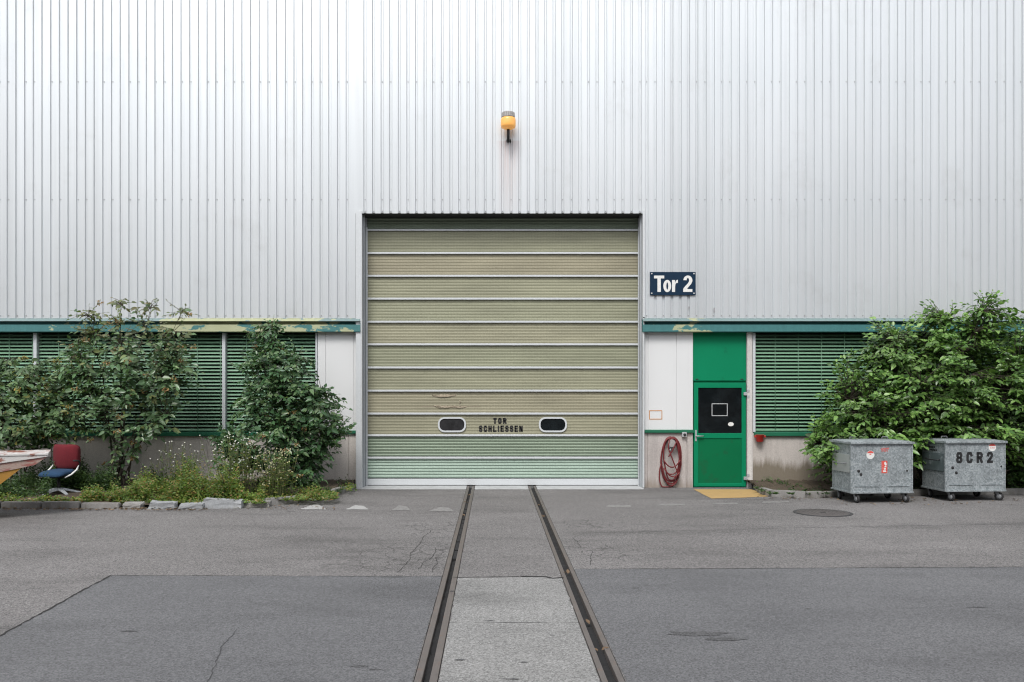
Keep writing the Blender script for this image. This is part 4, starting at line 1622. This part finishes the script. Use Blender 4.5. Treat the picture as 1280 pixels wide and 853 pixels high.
for k, a in enumerate((252, 172, 22, 318, 95)):
    d = Vector((math.cos(R(a)), math.sin(R(a)), 0))
    l = .40
    m_ = MB()
    n_ = Vector((-d.y, d.x, 0))
    secs = []
    for f, ww, hh, zz in ((0.04, .038, .05, zb + .095), (.3, .034, .042, zb + .085), (.7, .028, .032, zb + .045), (1.0, .022, .026, zb + .01)):
        p = Vector((cx, cy, zz)) + d * l * f
        secs.append([m_.bm.verts.new(p + n_ * a_ * ww + Vector((0, 0, b_ * hh / 2))) for a_, b_ in ((-1, -1), (1, -1), (.7, 1), (-.7, 1))])
    for p, q in zip(secs, secs[1:]):
        for i in range(4):
            m_.bm.faces.new((p[i], p[(i + 1) % 4], q[(i + 1) % 4], q[i]))
    m_.bm.faces.new(secs[0][::-1])
    m_.bm.faces.new(secs[-1])
    obj('base_leg', m_, M['chrome'], t)

# ------------------------------------------------------------------ skip at the edge of the frame
sy0 = 15.25
SR = R(24)
xa = wx(60, sy0)
cS, sS = math.cos(SR), math.sin(SR)


def sk(px, py):
    """(distance along the skip's near side from its tip, height)"""
    k = (px - VX) / F
    s_ = (xa - k * sy0) / (cS - k * sS)
    Y = sy0 - s_ * sS
    return -s_, wz(py, Y)


t = thing('skip', 'weathered skip with peeling white rim and yellow belly beside the swivel chair', 'skip', (xa, sy0, 0), SR)
zr = wz(567.0, sy0)
z_lo0 = wz(571, sy0)
p0w = sk(0, 579.5)
slope = (p0w[1] - z_lo0) / p0w[0]
LB, SL, dY = 1.35, 2.7, 1.05
zlb = z_lo0 - LB * slope
m_ = MB()
m_.prism([(0, 0, zr), (.004, 0, z_lo0 + .01), (-.012, 0, z_lo0), (-LB, 0, zlb), (-SL, 0, zlb), (-SL, 0, zr)], (0, .07, 0))
m_.prism([(0, dY, zr), (0, dY, zr - .12), (-SL, dY, zr - .12), (-SL, dY, zr)], (0, .07, 0))
m_.box((-.07, .07, zr - .06), (0, dY, zr - .002), .008)
m_.box((-SL, .07, zr - .09), (-SL + .07, dY, zr - .002), .008)
m_.box((-SL, -.012, zr - .028), (.004, .02, zr + .005), .006)
m_.box((-SL + .07, .07, zr - .05), (-.07, dY, zr - .03))
obj('rim', m_, M['skip_w'], t, local=True)
p44, p28, p0r, p0y = sk(44, 581.3), sk(28, 585), sk(0, 590.5), sk(0, 606)
m_ = MB()
zb_ = p0r[1] - .12
m_.prism([(-.012, .02, z_lo0 - .002), (p44[0], .02, p44[1]), (p28[0], .02, p28[1]), (p0r[0], .02, p0r[1]), (-LB, .02, zb_), (-LB, .02, zlb - .002)], (0, dY - .02, 0))
obj('end_planks', m_, M['skip_r'], t, local=True)
m_ = MB()
gx = p0y[0] - (p0y[1] - .02) * (p28[0] - p0y[0]) / (p28[1] - p0y[1])
m_.prism([(p28[0] - .01, .035, p28[1] - .002), (p0y[0], .035, p0y[1]), (gx, .035, .02), (-SL + .5, .035, .02), (-SL, .035, .5), (-SL, .035, zlb - .002), (-LB - .002, .035, zlb - .002), (-LB - .002, .035, zb_ - .002), (p0r[0], .035, p0r[1] - .002)], (0, dY - .05, 0))
obj('yellow_belly', m_, M['skip_y'], t, local=True)


# ------------------------------------------------------------------ foliage
def leaves_mesh(name, pos, dirs, nrm, length, width, mat, parent, droop=.18, fold=.16):
    n = len(pos)
    pos, dirs, nrm = np.asarray(pos, float), np.asarray(dirs, float), np.asarray(nrm, float)
    length, width = np.asarray(length, float)[:, None], np.asarray(width, float)[:, None]
    dirs /= np.linalg.norm(dirs, axis=1, keepdims=True) + 1e-9
    side = np.cross(dirs, nrm)
    side /= np.linalg.norm(side, axis=1, keepdims=True) + 1e-9
    up = np.cross(side, dirs)
    down = np.array([0, 0, -1.0])

    def pt(f, s, lift):
        return pos + dirs * length * f + side * width * s + up * width * lift + down * length * droop * f * f
    V = np.stack([pt(0, 0, 0), pt(.33, 0, 0), pt(.68, 0, 0), pt(1, 0, 0),
                  pt(.28, .46, fold), pt(.62, .40, fold), pt(.28, -.46, fold), pt(.62, -.40, fold)], axis=1)
    fl = np.array([0, 1, 4, 1, 2, 5, 4, 2, 3, 5, 0, 6, 1, 1, 6, 7, 2, 2, 7, 3])
    cnt = np.array([3, 4, 3, 3, 4, 3])
    me = bpy.data.meshes.new(name)
    me.vertices.add(n * 8)
    me.loops.add(n * 20)
    me.polygons.add(n * 6)
    org = np.array(WL[parent.name]) if parent is not None else np.zeros(3)
    me.vertices.foreach_set('co', (V.reshape(-1, 3) - org).ravel())
    me.loops.foreach_set('vertex_index', (np.tile(fl, (n, 1)) + (np.arange(n) * 8)[:, None]).ravel().astype(np.int32))
    st = np.concatenate([[0], np.cumsum(cnt)[:-1]])
    me.polygons.foreach_set('loop_start', (np.tile(st, (n, 1)) + (np.arange(n) * 20)[:, None]).ravel().astype(np.int32))
    me.polygons.foreach_set('loop_total', np.tile(cnt, n).astype(np.int32))
    me.update()
    me.validate()
    me.materials.append(mat)
    o = bpy.data.objects.new(name, me)
    COL.objects.link(o)
    if parent is not None:
        o.parent = parent
        WL[o.name] = WL[parent.name]
    else:
        WL[o.name] = Vector((0, 0, 0))
    return o


def unit(v):
    return v / (np.linalg.norm(v) + 1e-9)


def shrub(name, label, cat, base, stems, blobs, n_twig, leaf, mat, seed, group=None, spacing=.06, twig_len=.55, flat=.75,
          top_mat=None, heads=None, bark='bark', y_lim=(16.0, 19.93), shell=.35, droop=False):
    """blobs: (px, py, rx_px, ry_px, Y, ry_depth_m, weight); twigs end inside them, leaves sit along the twigs"""
    rng = np.random.default_rng(seed)
    rr = random.Random(seed)
    t = thing(name, label, cat, base, 0, group)
    base = np.array(base)
    wood = MB()
    stem_pts = []
    for (tx, ty, tY, r0) in stems:
        end = np.array([wx(tx, tY), tY, wz(ty, tY)])
        b0 = base + np.array([rr.uniform(-.12, .12), rr.uniform(-.08, .08), -.04])
        k = 9
        pts = []
        c1 = b0 + np.array([(end[0] - b0[0]) * .15, (end[1] - b0[1]) * .1, (end[2] - b0[2]) * .5])
        for i in range(k + 1):
            f = i / k
            p = (1 - f) ** 2 * b0 + 2 * f * (1 - f) * c1 + f * f * end
            p = p + np.array([rr.uniform(-1, 1), rr.uniform(-1, 1), 0]) * .025
            pts.append(p)
        wood.tube([tuple(p) for p in pts], [r0 * (1 - .8 * i / k) for i in range(k + 1)], 6)
        stem_pts += pts[2:]
    stem_pts = np.array(stem_pts)
    wts = np.array([b[6] for b in blobs], float)
    wts /= wts.sum()
    P_, D_, N_, LL, TZ = [], [], [], [], []
    HP = []
    for i in range(n_twig):
        b = blobs[rng.choice(len(blobs), p=wts)]
        while True:
            q = rng.uniform(-1, 1, 3)
            r = np.linalg.norm(q)
            if r <= 1 and (r > shell or rng.random() < .25): break
        Y = b[4] + q[1] * b[5]
        Y = min(max(Y, y_lim[0]), y_lim[1] - .1)
        end = np.array([wx(b[0] + q[0] * b[2], Y), Y, wz(b[1] - q[2] * b[3], Y)])
        if droop: end[2] -= .16 * (q[0] ** 2 + q[1] ** 2)
        if end[2] < .15: continue
        cand = stem_pts[(stem_pts[:, 2] < end[2] + .25)]
        if len(cand) == 0: cand = stem_pts
        d = np.linalg.norm(cand - end, axis=1) + rng.uniform(0, .5, len(cand))
        a = cand[np.argmin(d)]
        v = end - a
        ln = np.linalg.norm(v)
        mid = a + v * .5 + np.array([0, 0, .10 * ln]) + rng.normal(0, .04, 3)
        k = 6
        tw = [(1 - f) ** 2 * a + 2 * f * (1 - f) * mid + f * f * end for f in np.linspace(0, 1, k + 1)]
        wood.tube([tuple(p) for p in tw], [.006 * (1 - .8 * j / k) + .0015 for j in range(k + 1)], 4, caps=False)
        # leaves along the last stretch
        lt = min(ln, twig_len * rng.uniform(.7, 1.2))
        m_ = max(3, int(lt / spacing))
        tdir = unit(end - tw[-3])
        out = unit(np.array([end[0] - base[0], (end[1] - base[1]) - .6, .2]))
        for j in range(m_):
            f = 1 - (j / m_) * (lt / max(ln, 1e-3))
            f = min(max(f, 0), 1)
            p = (1 - f) ** 2 * a + 2 * f * (1 - f) * mid + f * f * end
            sd_ = 1 if j % 2 else -1
            hor = unit(np.cross(tdir, np.array([0, 0, 1.0])) + 1e-6)
            dd = unit(tdir * .55 + hor * sd_ * .85 + rng.normal(0, .28, 3) + np.array([0, 0, -.12]))
            if j == 0: dd = unit(tdir + rng.normal(0, .2, 3))
            nn = unit(np.array([0, -.25, 1.0]) * flat + out * .6 + rng.normal(0, .36, 3))
            if p[1] > y_lim[1]: p[1] = y_lim[1]
            P_.append(p)
            D_.append(dd)
            N_.append(nn)
            LL.append(leaf * rng.uniform(.5, 1.35) * (1.0 if j > 1 else .75))
            TZ.append(p[2])
        if heads and rng.random() < heads[0]:
            HP.append(end)
    P_, D_, N_, LL, TZ = map(np.array, (P_, D_, N_, LL, TZ))
    keep = np.abs(P_[:, 1] + D_[:, 1] * LL) < y_lim[1] + .03
    P_, D_, N_, LL, TZ = P_[keep], D_[keep], N_[keep], LL[keep], TZ[keep]
    obj('stems', wood, M[bark], t)
    wd = LL * rng.uniform(.46, .62, len(LL))
    if top_mat:
        thr = top_mat[1]
        hi = TZ + rng.normal(0, .35, len(TZ)) > thr
        leaves_mesh('foliage', P_[~hi], D_[~hi], N_[~hi], LL[~hi], wd[~hi], mat, t)
        if hi.sum():
            leaves_mesh('young_leaves', P_[hi], D_[hi], N_[hi], LL[hi] * .85, wd[hi] * .8, top_mat[0], t)
    else:
        leaves_mesh('foliage', P_, D_, N_, LL, wd, mat, t)
    if HP:
        hp, hd_, hn, hl = [], [], [], []
        for e in HP:
            for j in range(26):
                q = unit(rng.normal(0, 1, 3)) * np.array([1, 1, .6])
                p = e + q * heads[2] * rng.uniform(.3, 1)
                if p[1] > y_lim[1] - .02: continue
                hp.append(p)
                hd_.append(unit(q + rng.normal(0, .4, 3)))
                hn.append(unit(rng.normal(0, 1, 3)))
                hl.append(heads[2] * .55)
        leaves_mesh('seed_heads', hp, hd_, hn, np.array(hl), np.array(hl) * .7, heads[1], t)
    return t


# big bush behind the bins
# leaf shelves: flat, drooping sprays stacked through a dome, dark gaps between them
rb = random.Random(77)
dome = [(1000, 545), (1012, 510), (1038, 470), (1062, 430), (1085, 405), (1110, 388), (1150, 380), (1185, 366), (1215, 366), (1240, 358), (1265, 378), (1285, 392), (1310, 420), (1340, 470)]


def dome_top(px):
    for (a_, b_), (c_, d_) in zip(dome, dome[1:]):
        if a_ <= px <= c_:
            return b_ - 3 + (d_ - b_) * (px - a_) / (c_ - a_)
    return 600


shelves = []
tries = 0
while len(shelves) < 130 and tries < 9000:
    tries += 1
    px = rb.uniform(1012, 1335)
    top = dome_top(px)
    py = rb.uniform(top + 8, 575)
    rx = rb.uniform(20, 44)
    edge = min(1.0, (py - top) / 90)
    Y = 19.35 - edge * rb.uniform(.1, 1.35)
    if px - rx < 1000 + max(0, (545 - py) * .18): continue
    if any(abs(px - q[0]) < (rx + q[2]) * .55 and abs(py - q[1]) < 9 and abs(Y - q[4]) < .45 for q in shelves): continue
    if py - top < 16: rx *= .6
    shelves.append((px, py, rx, rb.uniform(5, 9), Y, rb.uniform(.25, .5), rx))
shelves += [(1026, 585, 16, 16, 19.3, .3, 22), (1022, 552, 22, 9, 18.9, .4, 24), (1035, 535, 24, 8, 18.8, .4, 26)]
shrub('broad_bush', 'tall broad bright green bush spreading over the two waste containers', 'bush', (9.3, 19.2, SOIL),
      [(1180, 400, 19.1, .035), (1120, 430, 19.0, .03), (1230, 390, 19.1, .03), (1060, 500, 18.9, .025), (1270, 470, 19, .03), (1150, 480, 18.6, .025), (1210, 470, 18.5, .02), (1020, 560, 19.1, .02), (1300, 450, 19.1, .03), (1090, 520, 18.5, .02)],
      shelves + [(1185, 440, 76, 50, 19.45, .35, 700), (1250, 440, 60, 52, 19.4, .35, 500), (1115, 450, 50, 42, 19.45, .35, 420), (1085, 510, 56, 46, 19.4, .4, 480),
                 (1165, 510, 80, 50, 19.3, .5, 650), (1240, 510, 64, 55, 19.3, .5, 550), (1042, 545, 34, 34, 19.4, .4, 220), (1315, 470, 50, 60, 19.3, .5, 350)],
      4600, .140, M['leaf_bush'], 21, spacing=.058, twig_len=.42, flat=.95, shell=.0, droop=True)
shrub('dark_bush', 'darker small leaved bush growing low beside the container stencilled 8CR2', 'bush', (11.3, 19.1, SOIL),
      [(1265, 500, 18.9, .025), (1300, 480, 19, .025), (1250, 550, 18.9, .02), (1285, 540, 18.7, .02), (1330, 520, 18.9, .02)],
      [(1268, 540, 32, 55, 18.9, .6, 1), (1300, 520, 40, 60, 18.9, .6, 1), (1272, 590, 22, 25, 19.0, .5, .5)],
      650, .115, M['leaf_dk'], 22, spacing=.045, twig_len=.5, flat=.5)
# shrubs left of the gate
shrub('tall_shrub', 'tall open shrub with orange seed heads standing right beside the swivel chair', 'shrub', (wx(152, 19.0), 19.0, SOIL),
      [(112, 395, 18.9, .022), (150, 380, 18.9, .025), (190, 385, 19.0, .025), (228, 390, 19.0, .022), (100, 450, 18.7, .02), (215, 460, 18.8, .02), (160, 440, 18.5, .025), (130, 520, 18.6, .02), (205, 520, 18.7, .018)],
      [(150, 388, 36, 20, 18.9, .4, .20), (205, 390, 40, 22, 19.0, .4, .22), (110, 398, 26, 20, 18.9, .4, .14), (160, 430, 88, 36, 18.85, .7, 1.15), (155, 475, 92, 40, 18.7, .8, 1.35),
       (212, 465, 46, 56, 18.9, .6, .75), (100, 470, 44, 50, 18.8, .6, .7), (150, 525, 80, 34, 18.7, .7, 1.0), (155, 570, 30, 30, 18.9, .4, .25)],
      800, .150, M['leaf_a'], 31, group='shrubs before the slat blinds', spacing=.068, twig_len=.5, flat=.55, top_mat=(M['leaf_top'], 3.25), heads=(.06, M['seed'], .07), shell=.2)
shrub('edge_shrub', 'shrub with yellow seed heads behind the weathered skip', 'shrub', (wx(22, 19.0), 19.0, SOIL),
      [(10, 450, 18.8, .025), (40, 460, 18.9, .02), (-30, 440, 18.9, .025), (70, 500, 18.7, .02), (-10, 500, 18.6, .02), (55, 530, 18.7, .02)],
      [(15, 480, 45, 35, 18.8, .7, 1), (60, 480, 40, 35, 18.8, .6, .7), (15, 530, 55, 40, 18.7, .8, 1.3), (75, 525, 36, 36, 18.7, .7, .8), (-50, 490, 50, 60, 18.8, .7, 1.0)],
      800, .145, M['leaf_y'], 32, group='shrubs before the slat blinds', spacing=.068, twig_len=.5, flat=.55, heads=(.05, M['seed_y'], .075), shell=.2)
shrub('compact_shrub', 'dense dark shrub beside the white panel, just left of the gate', 'shrub', (wx(360, 19.1), 19.1, SOIL),
      [(340, 410, 19.0, .022), (330, 460, 18.8, .025), (370, 450, 19.0, .025), (400, 490, 19.0, .022), (310, 500, 18.7, .02), (410, 550, 19.0, .02), (290, 560, 18.6, .02), (350, 540, 18.5, .025)],
      [(335, 428, 32, 28, 19.0, .4, .40), (338, 405, 9, 16, 19.0, .15, .04), (345, 465, 58, 38, 18.9, .7, 1.1), (358, 510, 76, 42, 18.8, .8, 1.6), (390, 530, 52, 48, 18.9, .7, 1.2), (330, 550, 72, 34, 18.6, .7, 1.0),
       (296, 572, 38, 26, 18.5, .4, .5), (378, 578, 42, 32, 18.8, .6, .7)],
      1350, .130, M['leaf_b'], 33, group='shrubs before the slat blinds', spacing=.052, twig_len=.46, flat=.5, heads=(.022, M['seed'], .06), shell=.25)


def flowering(label, px, py_top, py_bot, wpx, Y, n, seed, petal, ht):
    rng = np.random.default_rng(seed)
    b = np.array([wx(px, Y), Y, SOIL])
    t = thing('flowering_weed', label, 'wildflower', tuple(b), 0, 'white flowering weeds in the planting bed')
    wood = MB()
    FP, FD, FN, LP, LD, LN = [], [], [], [], [], []
    for i in range(n):
        x = wx(px + rng.normal(0, wpx * .42), Y)
        y = Y + rng.uniform(-.35, .35)
        top = np.array([x, y, wz(rng.uniform(py_top, py_bot), Y)])
        b0 = np.array([b[0] + (x - b[0]) * .6, Y + (y - Y) * .7, SOIL - .03])
        mid = (b0 + top) / 2 + np.array([rng.normal(0, .03), rng.normal(0, .03), .08])
        pts = [(1 - f) ** 2 * b0 + 2 * f * (1 - f) * mid + f * f * top for f in np.linspace(0, 1, 5)]
        wood.tube([tuple(p) for p in pts], .004, 4, caps=False)
        for j in range(8):
            a = 2 * math.pi * j / 8 + rng.uniform(0, .3)
            d = np.array([math.cos(a), math.sin(a) * .5 - .5, .5 * math.sin(a)])
            FP.append(top)
            FD.append(d)
            FN.append(unit(np.array([0, -1, .7]) + rng.normal(0, .15, 3)))
        for j in range(5):
            f = rng.uniform(.2, .95)
            p = (1 - f) ** 2 * b0 + 2 * f * (1 - f) * mid + f * f * top
            a = rng.uniform(0, 6.28)
            LP.append(p)
            LD.append(np.array([math.cos(a), math.sin(a), .4]))
            LN.append(unit(np.array([0, -.3, 1]) + rng.normal(0, .3, 3)))
    obj('stalks', wood, M['stemgreen'], t)
    leaves_mesh('leaflets', LP, LD, LN, rng.uniform(.05, .10, len(LP)), rng.uniform(.02, .035, len(LP)), M['weed'], t)
    leaves_mesh('blossoms', FP, FD, FN, np.full(len(FP), .016), np.full(len(FP), .013), petal, t, droop=0, fold=0)


flowering('clump of white daisy-like weeds at the foot of the dense dark shrub', 300, 540, 585, 38, 17.8, 85, 41, M['petal'], .6)
flowering('pale yellow flowered weed clump between the dark shrub and the kerb', 345, 560, 605, 30, 17.5, 130, 42, M['petal_y'], .5)
flowering('sparse white flowers on thin stalks before the bare concrete', 218, 550, 585, 38, 18.2, 26, 43, M['petal'], .6)


def stuff_weeds(name, seed, spots, mat, blade=True):
    """spots: (px0, px1, Y0, Y1, count, height_lo, height_hi)"""
    rng = np.random.default_rng(seed)
    P_, D_, N_, LL, WW = [], [], [], [], []
    for (px0, px1, Y0, Y1, cnt, h0, h1) in spots:
        for i in range(cnt):
            Y = rng.uniform(Y0, Y1)
            x = wx(rng.uniform(px0, px1), Y)
            h = rng.uniform(h0, h1) * (0.6 + .5 * math.sin(x * 5.1 + Y * 2) * math.sin(x * 2.3))
            h = max(h, h0 * .5)
            b = np.array([x, Y, SOIL - .02])
            lean = rng.normal(0, .16, 2)
            if rng.random() < .25:
                P_.append(b)
                D_.append(np.array([lean[0], lean[1], 1]))
                N_.append(unit(np.array([rng.normal(0, .5), -1, .2])))
                LL.append(h)
                WW.append(.02)
            else:
                k = max(4, int(h / .03))
                for j in range(k):
                    f = j / k
                    p = b + np.array([lean[0] * h * f, lean[1] * h * f, h * f])
                    a = j * 2.4 + rng.uniform(0, 1)
                    P_.append(p)
                    D_.append(np.array([math.cos(a), math.sin(a), rng.uniform(.2, .9)]))
                    N_.append(unit(np.array([0, -.3, 1]) + rng.normal(0, .3, 3)))
                    LL.append((.09 - .05 * f) * rng.uniform(.7, 1.3))
                    WW.append(.050 * (1 - .4 * f))
    o = leaves_mesh(name, P_, D_, N_, np.array(LL), np.array(WW), mat, None)
    return setp(o, kind='stuff')


o = stuff_weeds('weeds', 51, [(-120, 60, 16.7, 17.4, 330, .08, .26), (60, 105, 16.7, 17.2, 120, .05, .14), (104, 160, 16.7, 17.5, 300, .08, .3), (150, 330, 16.5, 16.72, 130, .08, .22), (140, 330, 16.75, 18.4, 1700, .2, .8), (330, 420, 16.95, 18.4, 420, .07, .24),
                              (405, 445, 18.6, 19.7, 70, .06, .22), (330, 400, 16.9, 17.4, 60, .05, .12), (150, 300, 16.7, 16.95, 90, .06, .2)], M['weed'])
setp(o, 'yellow green weeds and grass growing along the kerb of the left bed', 'weeds')
o = stuff_weeds('undergrowth', 52, [(-120, 60, 17.2, 19.8, 1300, .3, .9), (56, 150, 18.1, 19.8, 1300, .3, .85), (120, 280, 18.0, 19.8, 1000, .15, .5), (280, 430, 18.2, 19.8, 600, .1, .42)], M['weed_d'])
setp(o, 'dark green undergrowth around the swivel chair and below the shrubs', 'undergrowth')
o = stuff_weeds('ground_ivy', 53, [(944, 1010, 18.9, 19.9, 170, .05, .22), (950, 1040, 18.2, 18.9, 70, .03, .10), (1020, 1290, 18.8, 19.9, 420, .1, .4), (1250, 1300, 18.8, 19.3, 120, .1, .35), (962, 1040, 17.98, 18.1, 26, .02, .07)], M['weed_d'])
setp(o, 'low creeping green plants along the concrete foot right of the green door', 'ground ivy')


def litter(name, spots, seed, label):
    rng = np.random.default_rng(seed)
    P_, D_, N_, LL = [], [], [], []
    for (px0, px1, py0, py1, cnt, z) in spots:
        for i in range(cnt):
            p = gpt(rng.uniform(px0, px1), rng.uniform(py0, py1))
            P_.append(np.array([p.x, p.y, z + rng.uniform(0, .01)]))
            a = rng.uniform(0, 6.28)
            D_.append(np.array([math.cos(a), math.sin(a), rng.uniform(0, .3)]))
            N_.append(unit(np.array([0, 0, 1]) + rng.normal(0, .25, 3)))
            LL.append(rng.uniform(.03, .085))
    o = leaves_mesh(name, P_, D_, N_, np.array(LL), np.array(LL) * .55, M['dry'], None, droop=.05)
    setp(o, label, 'fallen leaves', None, 'stuff')


litter('fallen_leaves', [(0, 150, 636, 639, 150, .008), (150, 260, 635.5, 639, 170, .008), (260, 420, 633, 638, 60, .008), (1040, 1280, 622, 632, 90, .006), (945, 1040, 622, 626, 40, .008)], 61,
       'brown fallen leaves gathered along the foot of the kerbs')
rng = random.Random(8)
for k, (i, Y) in enumerate(((0, 17.4), (0, 15.6), (1, 17.0), (1, 15.4), (1, 7.45), (1, 8.3), (0, 18.6), (1, 10.6))):
    P_ = [np.array([RX[i] + rng.uniform(-.02, .02), Y, -.02 + rng.uniform(0, .015)]) for _ in range(2)]
    D_ = [np.array([rng.uniform(-1, 1), rng.uniform(-1, 1), .4]) for _ in range(2)]
    m0 = leaves_mesh('dry_leaf', P_, D_, [np.array([.2, -.2, 1])] * 2, np.array([.07, .05]), np.array([.045, .03]), M['dry'], None, droop=.05)
    setp(m0, 'curled brown dry leaf lying in the groove of a rail', 'leaf', 'dry leaves in the rail grooves')
